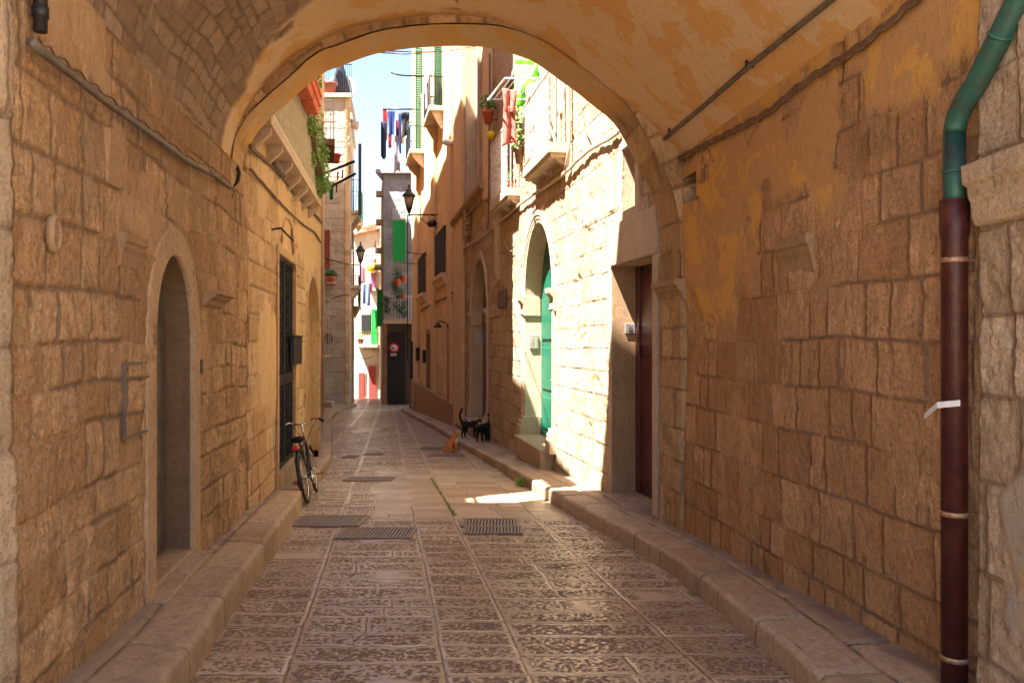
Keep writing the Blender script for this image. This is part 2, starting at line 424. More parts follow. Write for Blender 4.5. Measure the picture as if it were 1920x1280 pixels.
def rect_hole(u0, u1, z0, z1): return lambda U, Z: (U > u0) & (U < u1) & (Z > z0) & (Z < z1)
def arch_hole(u0, u1, z0, zs, rise): 
    c = (u0+u1)/2; a = (u1-u0)/2
    return lambda U, Z: ((U > u0) & (U < u1) & (Z > z0) & (Z <= zs)) | ((((U-c)/a)**2+((Z-zs)/rise)**2 < 1) & (Z > zs))
def arch_path(u0, u1, z0, zs, rise, n=20):
    c = (u0+u1)/2; a = (u1-u0)/2
    p = [(u0, z0), (u0, z0+(zs-z0)*.33), (u0, z0+(zs-z0)*.66)]
    for i in range(n+1):
        t = math.pi*(1-i/n); p.append((c+a*math.cos(t), zs+rise*math.sin(t)))
    return p+[(u1, z0+(zs-z0)*.66), (u1, z0+(zs-z0)*.33), (u1, z0)]
def arch_surround(name, w, u0, u1, z0, zs, rise, width, proj, depth, mat, parent, step=0, n=20):
    """reveal + front ring in one mesh; blocks separated by shallow grooves come from bevel"""
    p = arch_path(u0, u1, z0, zs, rise, n); mb = MB(); N = len(p)
    def outer(i, k):
        a = Vector((p[max(i-1, 0)][0], p[max(i-1, 0)][1])); b_ = Vector((p[min(i+1, N-1)][0], p[min(i+1, N-1)][1]))
        t = (b_-a).normalized(); nn = Vector((-t.y, t.x)); q = Vector(p[i])
        return q+nn*k
    rings = []
    prof = [(0, -depth), (0, proj*.5), (width*.05, proj), (width*.95, proj), (width, proj*.6), (width, -.05)]
    if step: prof = [(0, -depth), (0, proj*.4), (width*.05, proj*.55), (width*.3, proj*.55), (width*.33, proj), (width*.6, proj), (width*.63, proj*1.5), (width, proj*1.5), (width, -.05)]
    K = len(prof); vs = []
    for i in range(N):
        for k, d in prof:
            q = outer(i, k); vs.append(w.P(q.x, d, q.y))
    fs = [(i*K+k, i*K+k+1, (i+1)*K+k+1, (i+1)*K+k) for i in range(N-1) for k in range(K-1)]
    mb.add(vs, fs); return mb.build(name, mat, parent)
def quadbars(mb, w, u0, u1, d, z0, z1, step, r=.009):
    n = max(1, int(abs(u1-u0)/step))
    for i in range(n+1):
        u = u0+(u1-u0)*i/n; mb.wbox(w, u-r, u+r, d-r, d+r, z0, z1)
def cloth(name, a, b_, h, mat, parent=None, seed=0, fold=.03, taper=0., nu=10, nv=14, thick=.012, **tg):
    """hanging sheet between points a and b_, dropping h"""
    a = Vector(a); b_ = Vector(b_); rs = random.Random(seed); t = (b_-a); n = Vector((-t.y, t.x, 0)).normalized()
    ph = rs.random()*6; vs = []; fs = []
    for i in range(nu+1):
        for j in range(nv+1):
            s = i/nu; q = j/nv
            ss = .5+(s-.5)*(1-taper*q)
            p = a+t*ss+Vector((0, 0, -h*q*(1+.05*math.sin(s*5+ph))))
            p += n*fold*math.sin(s*9+ph+q*1.5)*(.4+q)
            vs.append(p)
    for i in range(nu):
        for j in range(nv): fs.append((i*(nv+1)+j, (i+1)*(nv+1)+j, (i+1)*(nv+1)+j+1, i*(nv+1)+j+1))
    mb = MB().add(vs, fs, True); o = mb.build(name, mat, parent)
    md = o.modifiers.new('s', 'SOLIDIFY'); md.thickness = thick
    return o
def leaves(mb, c, sx, sy, sz, n, size, rs, droop=0):
    for _ in range(n):
        while True:
            q = Vector((rs.uniform(-1, 1), rs.uniform(-1, 1), rs.uniform(-1, 1)))
            if q.length < 1: break
        p = Vector(c)+Vector((q.x*sx, q.y*sy, q.z*sz))
        a = Vector((rs.gauss(0, 1), rs.gauss(0, 1), rs.gauss(0, .6))).normalized(); b_ = a.orthogonal().normalized()
        s = size*rs.uniform(.6, 1.2)
        c_ = a.cross(b_)*s*.15
        mb.add([p-a*s, p+b_*s*.45+c_, p+a*s, p-b_*s*.45+c_], [(0, 1, 2, 3)])
def at(px, py, Y): return Vector(((px-960)*Y/F, Y, (640-py)*Y/F))

# ================================================================== PLAN
TL = WF(-(1.6+.141*3.3), 3.3, -(1.6+.141*8.45), 8.45, 1)       # tunnel left
TR = WF(2.65-.123*3.72, 3.72, 1.61, 8.45, -1)                   # tunnel right
L1 = WF(-2.79, 8.45, -3.83, 16.0, 1)
R1 = WF(1.61, 8.45, -1.84, 27.0, -1)
R2 = WF(-1.84, 27.0, -5.9, 47.0, -1)
L2 = WF(-3.90, 16.0, (608-960)*48/F, 48.0, 1)

# ================================================================== GROUND / ROAD
kR = [(1.50, -6), (1.53, 2), (1.52, 4.286), (1.498, 4.96), (1.437, 5.825), (1.326, 6.92), (1.135, 8.03), (.777, 9.52), (.404, 11.43), (-.321, 15.29), (-1.278, 20.17), (-2.577, 27.4), (-5.41, 41.4), (-6.5, 46.8), (-6.6, 52)]
kL = [(-1.35, -6), (-1.45, 2), (-1.763, 4.56), (-1.871, 5.14), (-2.016, 6.0), (-2.183, 7.23), (-2.44, 8.86), (-2.80, 10.8), (-3.355, 14.46), (-3.67, 16.3), (-5.28, 23.5), (-7.95, 35.3), (-9.65, 44.4), (-9.95, 48), (-10.0, 52)]
def interp(tab, Y):
    y = np.array([t[1] for t in tab]); x = np.array([t[0] for t in tab])
    v = np.interp(Y, y, x)
    for s in (.25, .5):
        v = .5*v+.25*(np.interp(np.asarray(Y)-s, y, x)+np.interp(np.asarray(Y)+s, y, x))
    return v
# big ground sheet
mb = MB(); ys = [-70, -30, -5, 0, 20, 45, 60, 80, 200, 700]
vs = [(x, y, gzf(y)-.10) for y in ys for x in (-400, 400)]
mb.add(vs, [(2*i, 2*i+1, 2*i+3, 2*i+2) for i in range(len(ys)-1)])
tag(mb.build('ground', 'kerb'), kind='structure')

LANES = [-9., -2.35, -1.45, -.563, .314, .783, 1.76, 2.6, 9.]
def paving_strip(name, q0, q1, y0, y1, rq, ry, seed):
    qs = rng(q0, q1, rq); Ys = rng(y0, y1, ry); Q, Y = np.meshgrid(qs, Ys, indexing='ij'); q = Q.ravel(); Y = Y.ravel()
    nq, ny = len(qs), len(Ys)
    qw = q+.02*(fbm(q, Y, .9, seed, 3)-.5)*2+.006*(fbm(q, Y, 8, seed+3, 2)-.5)*2
    yw = Y+.03*(fbm(q, Y, .7, seed+1, 3)-.5)*2+.008*(fbm(q, Y, 8, seed+4, 2)-.5)*2
    lane = np.clip(np.searchsorted(LANES, qw)-1, 0, len(LANES)-2); E = np.array(LANES)
    dl = np.minimum(qw-E[lane], E[lane+1]-qw); dr = np.ones_like(q); tint = np.zeros_like(q); off = np.zeros_like(q); db = np.ones_like(q)
    for l in range(len(LANES)-1):
        m = lane == l
        if not m.any(): continue
        rs = np.random.RandomState(100+l); e = [-20.]
        while e[-1] < 80: e.append(e[-1]+rs.uniform(.22, .38))
        e = np.array(e); k = np.clip(np.searchsorted(e, yw[m])-1, 0, len(e)-2)
        dr[m] = np.minimum(yw[m]-e[k], e[k+1]-yw[m])
        # split of rows in wide lanes
        wide = (LANES[l+1]-LANES[l]) > .6
        sp = rs.uniform(.3, .7, len(e)); has = rs.rand(len(e)) < (.62 if wide else 0)
        t = (qw[m]-LANES[l])/(LANES[l+1]-LANES[l]); wl = LANES[l+1]-LANES[l]
        if 0 < l < len(LANES)-2:
            dd = np.where(has[k], np.abs(t-sp[k])*wl, 1.); side = (t > sp[k]) & has[k]
        else:
            tt = qw[m]/.75+sp[k]; fr = tt-np.floor(tt); dd = np.minimum(fr, 1-fr)*.75; side = np.floor(tt).astype(int) % 2 == 1
        db[m] = dd
        r1 = rs.rand(len(e)); r2 = rs.rand(len(e)); tint[m] = np.where(side, r2[k], r1[k]); off[m] = np.where(side, r1[k], r2[k])
    d = np.minimum(np.minimum(dl, dr), db)
    # a smooth patched area beyond the passage
    smooth_patch = sstep(9.4, 9.8, Y)*(1-sstep(14.5, 15.5, Y))*sstep(-.3, -.1, q-.314+.3)
    joint = 1-sstep(.004, .013, d)
    wear = fbm(q, Y, 1.2, seed+20, 3)
    inner = sstep(.24, .34, wear+.05)*(1-.9*smooth_patch)
    h = -.004*(1-sstep(.002, .02, d))+.007*(off-.5)+.004*(fbm(q, Y, 22, seed+11, 3)-.5)*2*inner+.02*(fbm(q, Y, .6, seed+12, 2)-.5)
    X = q-.1547*Y
    P = np.stack([X, Y, gz(Y)+h], -1)
    return P, nq, ny, dict(tint=tint, edge=np.clip(.06-d, 0, .06), inner=inner)
def add_strips():
    parts = [(-1.5, 2.45, 1.5, 10.5, .0125, .0155, 11), (-1.75, 2.3, 10.5, 26., .025, .028, 11), (-4., 3.5, 26., 70., .08, .09, 11), (-4., 4., -8., 1.5, .06, .06, 11)]
    for k, a in enumerate(parts):
        P, nq, ny, at_ = paving_strip('road', *a)
        tag(grid_mesh('road', P, nq, ny, at_, 'paving', None), kind='structure')
add_strips()

def walk(name, ktab, xw, side, y0, y1, kh, seed, ry=.02):
    """kerb and pavement swept along Y. side=+1: pavement on +X"""
    Ys = rng(y0, y1, ry); ny = len(Ys)
    xk = interp(ktab, Ys); xe = np.array([xw(y) for y in Ys])+side*.12; g = gz(Ys); H = np.array([kh(y) for y in Ys])
    r = .045
    cross = [(-.0, -.05), (0., .0), (.0, .3), (.0, .6), (.004, .8)]
    arc = [(r*(1-math.cos(a)), math.sin(a)) for a in (.3, .6, .9, 1.2, 1.57)]
    pts = []; meta = []
    for c, f in cross: pts.append(('k', c, f))
    for c, f in arc: pts.append(('a', c, f))
    nl = 34
    for i in range(1, nl+1): pts.append(('w', i/nl, 1))
    A = np.zeros((len(pts), ny, 3)); W = np.zeros((len(pts), ny))
    for i, (t, c, f) in enumerate(pts):
        if t == 'k': off = np.full(ny, c); z = g+(H-r)*f
        elif t == 'a': off = np.full(ny, c); z = g+H-r+r*f
        else: wdt = np.abs(xe-xk)-r; off = r+wdt*c**1.2; z = g+H+.012*c
        A[i, :, 0] = xk+side*off; A[i, :, 1] = Ys; A[i, :, 2] = z; W[i] = off
    X = A[:, :, 0].ravel(); Y = A[:, :, 1].ravel(); w = W.ravel()
    # joints: kerb stones and slabs
    rs = np.random.RandomState(seed); e = [y0-1.]
    while e[-1] < y1+1: e.append(e[-1]+rs.uniform(.7, 1.35))
    e = np.array(e); yy = Y+.02*(fbm(w, Y, 4, seed)-.5)*2-.1*w
    k = np.clip(np.searchsorted(e, yy)-1, 0, len(e)-2); d = np.minimum(yy-e[k], e[k+1]-yy)
    inner = w > .36
    e2 = e+.45; k2 = np.clip(np.searchsorted(e2, yy)-1, 0, len(e)-2); d2 = np.minimum(np.abs(yy-e2[k2]), np.abs(e2[k2+1]-yy))
    dj = np.where(inner, d2, d); dj = np.minimum(dj, np.abs(w-.36+.02*(fbm(w*0, Y, 2, seed+2)-.5)))
    joint = 1-sstep(.004, .014, dj)
    t1 = rs.rand(len(e)); t2 = rs.rand(len(e)); tint = np.where(inner, t2[k2], t1[k])
    h = -.018*(1-sstep(0, .03, dj))+.006*(fbm(X*3, Y, 6, seed+3, 4)-.5)*2+.012*(tint-.5)+.02*(fbm(X, Y, 1.1, seed+4, 2)-.5)
    edge = np.zeros_like(w); edge = (w < .06)*(fbm(w*0, Y, 3.2, seed+8, 3)-.5)*.04
    A[:, :, 2] += h.reshape(A.shape[:2])*(1.); A[:, :, 0] += side*(edge).reshape(A.shape[:2])
    o = grid_mesh(name, A.reshape(-1, 3), len(pts), ny, dict(tint=tint, edge=np.clip(.06-dj, 0, .06), plaster=np.clip(np.clip((w-np.repeat(W[-1][None, :], len(pts), 0).ravel()+.24+.10*(fbm(w, Y, 5, seed+21, 4)-.5))/.03, 0, 1), 0, 1)*.8), 'kerb', None)
    tag(o, kind='structure')
def xwR(y):
    if y < 8.45: return 2.65-.123*y
    if y < 27: return 1.61-(y-8.45)*3.45/18.55
    return -1.84-(y-27)*.203
def xwL(y):
    if y < 8.45: return -(1.6+.141*y)
    if y < 16: return -2.79-(y-8.45)*1.04/7.55
    if y < 46: return -3.9-(y-16)*(11.264-3.9)/32
    return -12.5
khL = lambda y: float(np.interp(y, [0, 4.5, 8.5, 11, 16], [.18, .2, .26, .22, .18]))
khR = lambda y: .165
walk('pavement', kR, xwR, 1, -6, 14, khR, 31)
walk('pavement', kR, xwR, 1, 14, 46.8, khR, 35, .05)
walk('pavement', kL, xwL, -1, -6, 14, khL, 33)
walk('pavement', kL, xwL, -1, 14, 51.5, khL, 37, .05)

# ================================================================== VAULTED PASSAGE
vp = thing('vaulted_passage', (-.5, 6, -2), 'brown stone building with a plastered barrel vault spanning the whole street', 'building')
zb = -2.3
# left tunnel wall door
uL0, uL1 = TL.u(288), TL.u(359)
dz0 = TL.g(uL0)+.20+.10; 
dtop = TL.z(uL0, 465)
dr = (uL1-uL0)/2; dzs = dtop-dr*1.25
def pl_left(u, z):
    return sstep(.60, .68, fbm(u, z, 1.2, 301, 4))*sstep(-1.2, -.4, z)*.55
sheet('wall', TL, rng(0, TL.L, .0125), cat(rng(zb, 1.75, .0125)), 'wall_left', vp, 21, (.19, .33), (.17, .46), jw=.014, jd=.009, blk=.012, rough=.011, bulge=.025, jvar=1.15, warp=.011,
      holes=[arch_hole(uL0-.01, uL1+.01, zb, dzs, dr*1.25+.01)], plaster=pl_left, irregular=.05, pthick=.006)
arch_surround('door_frame', TL, uL0, uL1, dz0-.12, dzs, dr*1.25, .20, .022, .22, 'doorstone', vp)
arch_surround('reveal_shade_lining', TL, uL0+.005, uL1-.005, dz0-.1, dzs, dr*1.25-.005, .004, -.02, .2, 'reveal', vp)  # thin lining that carries the painted shade of the opening
MB().wbox(TL, uL0-.02, uL1+.02, -.32, .02, dz0-.3, dz0-.01).wbox(TL, uL0-.16, uL1+.12, -.1, .13, dz0-.3, dz0-.06).build('door_sill', 'kerb', vp, .012)
mb = MB(); pth = [TL.P(a, -.185, b_) for a, b_ in arch_path(uL0, uL1, dz0, dzs, dr*1.25)]
mb.prism(pth, TL.n*-.04)
dd = mb.build('door', 'greydoor', vp)
mb = MB()
for a in (.0, .49): mb.wbox(TL, uL0+.06+a*(uL1-uL0), uL0+.06+(a+.39)*(uL1-uL0), -.186, -.178, dz0+.15, dz0+.95).wbox(TL, uL0+.06+a*(uL1-uL0), uL0+.06+(a+.39)*(uL1-uL0), -.186, -.178, dz0+1.1, dzs)
mb.each('door_panel', 'greydoor', dd, .006)
MB().lathe(TL.P(uL0+.2, -.185, TL.z(uL0, 828)), [(.012, 0), (.012, .03), (.03, .035), (.034, .05), (.02, .065)], axis=TL.n).build('handle', 'chrome', dd)
# right tunnel wall
def pl_right(u, z):
    n = fbm(u, z*.8, 1.5, 401, 5); lim = np.interp(u, [0, 1.0, 2.0, 3.0, 4.7], [1.6, 1.15, .75, .35, .25])
    return np.clip(sstep(-.10, .12, z-lim+(n-.5)*1.5)*sstep(.33, .40, fbm(u, z, 2.6, 411, 4)), 0, 1)
uN0, uN1 = TR.u(1283), TR.u(1307)
sheet('wall', TR, rng(0, TR.L, .0135), rng(zb, 2.2, .0135), 'wall_right', vp, 52, (.24, .36), (.18, .50), jw=.010, jd=.010, blk=.008, rough=.006, bulge=.03, jvar=1.0,
      plaster=pl_right, irregular=.02, holes=[rect_hole(uN1, uN0, TR.z(uN1, 372), TR.z(uN1, 322))])
# solid masonry behind the walls and above the vault
def poly_ext(pl, z0, z1):
    n = len(pl); vs = [(x, y, z0) for x, y in pl]+[(x, y, z1) for x, y in pl]
    return vs, [tuple(range(n))[::-1], tuple(range(n, 2*n))]+[(i, (i+1) % n, (i+1) % n+n, i+n) for i in range(n)]
mb = MB()
mb.add(*poly_ext([(-2.48, 3.32), (-3.22, 8.43), (-10, 8.43), (-10, 3.32)], -4, 3.35))
mb.add(*poly_ext([(2.58, 3.72), (2.03, 8.43), (10, 8.43), (10, 3.72)], -4, 3.35))
mb.add(*poly_ext([(-10, 3.6), (10, 3.6), (10, 6.7), (-10, 6.7)], 3.36, 12))
mb.box(-9, 9, 6.7, 8.43, 3.3, 3.35)
mb.build('upper_wall', 'core', vp)

VP0 = [(-2.78, 1.36), (-2.79, 1.75), (-2.70, 2.15), (-2.48, 2.5), (-2.17, 2.8), (-1.8, 3.0), (-1.4, 3.13), (-.9, 3.2), (-.4, 3.2), (0, 3.12), (.4, 2.93), (.85, 2.58), (1.25, 2.26), (1.70, 1.83)]
RP0 = [(-2.86, 1.5), (-2.83, 1.9), (-2.75, 2.12), (-2.61, 2.31), (-2.36, 2.53), (-2.03, 2.82), (-1.80, 2.92), (-1.46, 3.04), (-1.13, 3.1), (-.73, 3.126), (-.34, 3.12), (-.06, 3.07), (.225, 2.96), (.507, 2.77), (.79, 2.56), (1.10, 2.27), (1.335, 1.825), (1.47, 1.55), (1.545, 1.295), (1.575, .95), (1.58, .55)]
def catmull(P, st):
    P = [np.array(p, float) for p in P]; P = [2*P[0]-P[1]]+P+[2*P[-1]-P[-2]]; out = []
    for i in range(1, len(P)-2):
        n = max(2, int(np.linalg.norm(P[i+1]-P[i])/st))
        for k in range(n):
            t = k/n; p0, p1, p2, p3 = P[i-1:i+3]
            out.append(.5*((2*p1)+(-p0+p2)*t+(2*p0-5*p1+4*p2-p3)*t*t+(-p0+3*p1-3*p2+p3)*t**3))
    out.append(P[-2]); return np.array(out)
def swept(name, prof, yref, slope, Ys, mat, parent, seed, plas, hr, wr, amp=1., inward=1):
    n = len(prof); s = np.concatenate([[0], np.cumsum(np.linalg.norm(np.diff(prof, axis=0), axis=1))])
    t = np.gradient(prof, axis=0); t /= np.linalg.norm(t, axis=1)[:, None]; nn = np.stack([t[:, 1], -t[:, 0]], -1)  # towards inside (down)
    S, Y = np.meshgrid(s, Ys, indexing='ij'); S = S.ravel(); Yr = Y.ravel()
    d, tint, off, tilt = masonry(Yr, S, seed, hr, wr, .02, .04)
    jm = 1-.5*sstep(.5, .65, fbm(S, Yr, 2, seed+3, 3))
    joint = (1-sstep(.004, .018, d))*jm
    X = np.repeat(prof[:, 0], len(Ys))+slope*(yref-Yr); Z = np.repeat(prof[:, 1], len(Ys))
    pl = plas(X, Yr, Z, S)
    edge = np.clip(.06-d, 0, .06)*(1-.25*sstep(.5, .65, fbm(S, Yr, 2, seed+3, 3)))
    h = -.008*joint+.02*(off-.5)+.012*(fbm(S, Yr, 10, seed+4, 4)-.5)*2+.008*(fbm(S, Yr, 30, seed+5, 3)-.5)*2
    flat = .014+.006*(fbm(S, Yr, 3, seed+6, 3)-.5)
    # peeled layers inside the plaster
    peel = sstep(.56, .58, fbm(S, Yr, 1.7, seed+9, 5)); flat = flat-.004*peel
    h = h*(1-pl)+flat*pl; h = h*amp+.02*(fbm(S, Yr, .9, seed+7, 2)-.5)
    N = np.repeat(nn, len(Ys), axis=0)
    P = np.stack([X+N[:, 0]*h, Yr, Z+N[:, 1]*h], -1)
    return grid_mesh(name, P, n, len(Ys), dict(tint=tint, edge=edge*(1-pl), plaster=pl), mat, parent)
vprof = catmull(VP0, .018)
def plas_v(X, Y, Z, S):
    q = X-.132*(7.9-Y)*0
    lim = 7.45-(X+2.5)*.72
    n = (fbm(S, Y, 1.6, 77, 5)-.5)*1.1
    rightside = sstep(-.5, .2, X+.0)
    m = sstep(-.03, .03, Y-lim+n*.5)
    m2 = sstep(-.03, .03, (X-(-.9))+n*.9)
    holes = sstep(.73, .75, fbm(S, Y, 2.1, 99, 4))*(X < -.5)
    return np.maximum(m, m2)*(1-holes)
swept('vault', vprof, 7.9, .132, rng(3.45, 7.95, .018), 'vault', vp, 61, plas_v, (.09, .17), (.12, .34))
rprof = catmull(RP0, .02)
def plas_r(X, Y, Z, S): return sstep(.9, 1.3, Z+(fbm(S, Y, 3, 88, 4)-.5)*1.2-.9)*(1-sstep(.9, 1.2, X+(fbm(S, Y, 3, 89, 3)-.5)*.3))
swept('arch_rib', rprof, 8.45, .135, rng(7.86, 8.45, .02), 'rib', vp, 64, plas_r, (.28, .45), (.5, .9))
# rib faces (near and far) as rings
def ring(name, prof, yref, slope, Y, w, mat, parent, flip):
    n = len(prof); t = np.gradient(prof, axis=0); t /= np.linalg.norm(t, axis=1)[:, None]; nn = np.stack([-t[:, 1], t[:, 0]], -1)
    K = 26; ks = np.linspace(0, w, K); S = np.repeat(np.arange(n)*.02, K); Wd = np.tile(ks, n)
    P0 = prof[:, None, :]+nn[:, None, :]*ks[None, :, None]; P0 = P0.reshape(-1, 2)
    d, tint, off, tilt = masonry(Wd, S, 71, (.22, .34), (2, 3), .01)
    joint = 1-sstep(.004, .014, d); h = -.012*joint+.01*(off-.5)+.012*(fbm(S, Wd, 10, 73, 4)-.5)
    P = np.stack([P0[:, 0]+slope*(yref-Y), Y-flip*h, P0[:, 1]], -1)
    grid_mesh(name, P, n, K, dict(tint=tint, edge=np.clip(.06-d, 0, .06), plaster=np.zeros(n*K)), mat, parent)
ring('arch_face', rprof[:], 8.45, .135, 7.86, .5, 'wall_left', vp, 1)
ring('arch_face', rprof[:], 8.45, .135, 8.455, .22, 'rib', vp, -1)
# spandrels between vault and upper walls (front mouth)
def spandrel(Y, prof, yref, slope):
    mb = MB(); n = len(prof); X = prof[:, 0]+slope*(yref-Y); vs = [(x, Y, z) for x, z in zip(X, prof[:, 1])]+[(x, Y, 3.34) for x in X]
    mb.add(vs, [(i, i+1, n+i+1, n+i) for i in range(n-1)]); return mb
spandrel(3.46, vprof, 7.9, .132).box(-10, -2.3, 3.45, 3.6, 1.3, 12).box(2.2, 10, 3.45, 3.7, 1.5, 12).box(-10, 10, 3.46, 3.62, 3.5, 12).build('front_wall', 'core', vp)
spandrel(8.44, rprof, 8.45, .135).box(-10, -2.85, 8.35, 8.44, 1.9, 3.34).box(1.65, 10, 8.35, 8.44, .5, 3.34).build('rear_wall', 'core', vp)
# corbels / imposts
def corbel(w, u0, u1, z1, h, proj, parent, mat='trimdark', name='corbel', d=0.):
    mb = MB(); prof = [(d-.05, z1-h), (d+proj*.15, z1-h), (d+proj*.3, z1-h*.85), (d+proj*.4, z1-h*.6), (d+proj*.7, z1-h*.45), (d+proj*.75, z1-h*.3), (d+proj, z1-h*.28), (d+proj, z1), (d-.05, z1)]
    poly = [w.P(u0, a, b_) for a, b_ in prof]; mb.prism(poly, w.d*(u1-u0)); return mb.build(name, mat, parent, .008)
corbel(TL, TL.u(222), TL.u(262), TL.z(TL.u(240), 440), .20, .05, vp)
corbel(TL, TL.u(377), TL.u(410), TL.z(TL.u(395), 548), .13, .15, vp)
corbel(TL, TL.u(200), TL.u(226), TL.z(TL.u(213), 248), .30, .02, vp, name='carved_bracket')
corbel(TR, TR.u(1243), TR.u(1287), TR.z(TR.u(1262), 527), .22, .13, vp)
corbel(TR, TR.u(1468), TR.u(1530), TR.z(TR.u(1495), 445), .26, .07, vp)
# pilaster at the arch right, bands
for k in range(1): pass
sheet('pilaster', TR, rng(TR.u(1284), TR.L, .014), rng(zb, .6, .014), 'rib', vp, 83, (.26, .42), (.3, .6), jw=.014, skirt=.08, d0=.045, bulge=.01)
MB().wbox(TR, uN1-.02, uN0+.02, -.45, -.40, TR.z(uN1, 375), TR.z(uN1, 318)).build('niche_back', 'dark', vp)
# vent grille
vg = MB(); c = TL.P(TL.u(97), .0, TL.z(TL.u(97), 438)); 
vg.lathe(c, [(.10, -.01), (.10, .02), (.085, .028), (.075, .028), (.075, .01)], seg=20, axis=TL.n, sx=.9, sy=.5) 
g0 = vg.build('vent_grille', 'trimdark', vp)
mb = MB()
for i in range(11):
    z = c.z-.06+i*.012; mb.wbox(TL, TL.u(97)-.03, TL.u(97)+.03, .012, .022, z-.003, z+.003)
mb.each('slat', 'core', g0)
# outlined access hatch
mb = MB(); a, b_ = TL.u(228), TL.u(272); zt, zl = TL.z(a, 680), TL.z(a, 825)
mb.wbox(TL, a, a+.014, .0, .022, zl, zt).wbox(TL, a+.014, b_, 0, .022, zt-.014, zt).wbox(TL, a+.014, b_-.02, 0, .022, zl, zl+.014)
mb.build('hatch_frame', 'galv', vp)
MB().wbox(TL, TL.u(370), TL.u(374), 0, .03, TL.z(TL.u(372), 700), TL.z(TL.u(372), 674)).build('doorbell', 'iron', vp, .003)
# black handle bar niche etc.
# ------------------------------------------------------------------ near piers (buildings the camera stands between)
NL = WF(-2.02, -1.0, -2.03, 3.27, 1); NR = WF(2.18, .5, 2.13, 3.66, -1)
nb = thing('stone_house', (-2.3, 0, -1.8), 'house with pale grey quoins at the left edge of the photo', 'building')
sheet('wall', NL, rng(0, NL.L, .03), rng(-2.3, 3, .03), 'pier', nb, 91, (.35, .5), (.35, .7), skirt=.4)
MB().add(*poly_ext([(-2.3, -1.0), (-2.36, 3.29), (-10, 3.29), (-10, -1.0)], -4, 14)).build('core_wall', 'core', nb)
nb = thing('stone_house', (2.6, 0, -1.8), 'house with grey and ochre stone pier beside the maroon drainpipe', 'building')
sheet('wall', NR, cat(rng(0, 1.8, .03), rng(1.8, NR.L, .012)), rng(-2.3, 3, .014), 'pier', nb, 93, (.3, .42), (.25, .5), skirt=.4, jw=.016, jd=.009, blk=.006, rough=.009,
      plaster=lambda u, z: sstep(.40, .46, fbm(u, z, 1.4, 931, 4))*sstep(.1, -.25, z)*1.0)
MB().add(*poly_ext([(2.5, .5), (2.5, 3.62), (10, 3.62), (10, .5)], -4, 9)).build('core_wall', 'core', nb)
zc = .80
mb = MB(); prof = [(-.02, zc-.28), (.015, zc-.27), (.03, zc-.24), (.035, zc-.17), (.045, zc-.15), (.05, zc-.1), (.075, zc-.085), (.08, zc), (-.02, zc)]
mb.prism([NR.P(NR.L, a, b_) for a, b_ in prof], -NR.d*2.5); mb.build('cornice', 'pier', nb, .006)
mb = MB(); mb.tube([NR.P(NR.L-.5, .0, -.85), NR.P(NR.L-.5, .07, -.85)], .016).tube([NR.P(NR.L-.5, .07, -.93), NR.P(NR.L-.5, .07, -.77)], .02)
mb.build('gate_hinge', 'galv', nb)

# ================================================================== PIPES AND CABLES ON THE PASSAGE
dp = thing('drainpipe', (2.09, 3.78, -1.8), 'drainpipe of green copper above and maroon enamel below on the right pier', 'drainpipe')
zj = .667
mb = MB(); path = [(2.09, 3.78, zj-.1), (2.09, 3.78, .98)]
for i in range(7):
    t = i/6; path.append((2.09+.0*t, 3.78-.02*t-.16*t*t, .98+.20*t-.02*t*t))
path += [(2.11, 3.36, 1.40), (2.14, 3.0, 1.78), (2.15, 2.6, 2.2)]
mb.tube(path, .050, 20); mb.build('upper_pipe', 'copper', dp)
for p_, q_ in (((2.09, 3.78, .80), (0, 0, 1)), ((2.10, 3.44, 1.315), (.03, -.6, .68))):
    MB().lathe(p_, [(.051, -.008), (.056, -.004), (.056, .004), (.051, .008)], 20, axis=Vector(q_)).build('collar', 'copper', dp)
MB().lathe((2.09, 3.78, gzf(3.78)+.1), [(.058, 0), (.058, zj-.1-gzf(3.78)-.19), (.066, zj-.1-gzf(3.78)-.15), (.066, zj-.1-gzf(3.78))], 24).build('lower_pipe', 'maroonpipe', dp)
for py in (488, 962, 1232):
    z = (640-py)*3.78/F
    MB().lathe((2.09, 3.78, z), [(.058, -.012), (.0605, -.012), (.0605, .012), (.058, .012)], 24).box(2.15, 2.2, 3.77, 3.79, z-.006, z+.006).build('clamp', 'rust', dp)
# bent pale strap
s0 = at(1733, 781, 3.82); s1 = at(1757, 760, 3.72); s2 = at(1800, 756, 3.66)
mb = MB()
def ribbon(mb, pts, h, t=.002):
    for a, b_ in zip(pts[:-1], pts[1:]):
        nrm = Vector((0, -t, 0)); up = Vector((0, 0, h))
        mb.hexa([a, b_, b_+nrm, a+nrm, a+up, b_+up, b_+nrm+up, a+nrm+up])
ribbon(mb, [s0-Vector((0, 0, .012)), s1-Vector((0, 0, .012)), s2-Vector((0, 0, .012))], .028)
tag(mb.build('metal_strap', 'whitemetal'), 'bent strip of pale metal sticking out in front of the maroon drainpipe', 'metal strap')
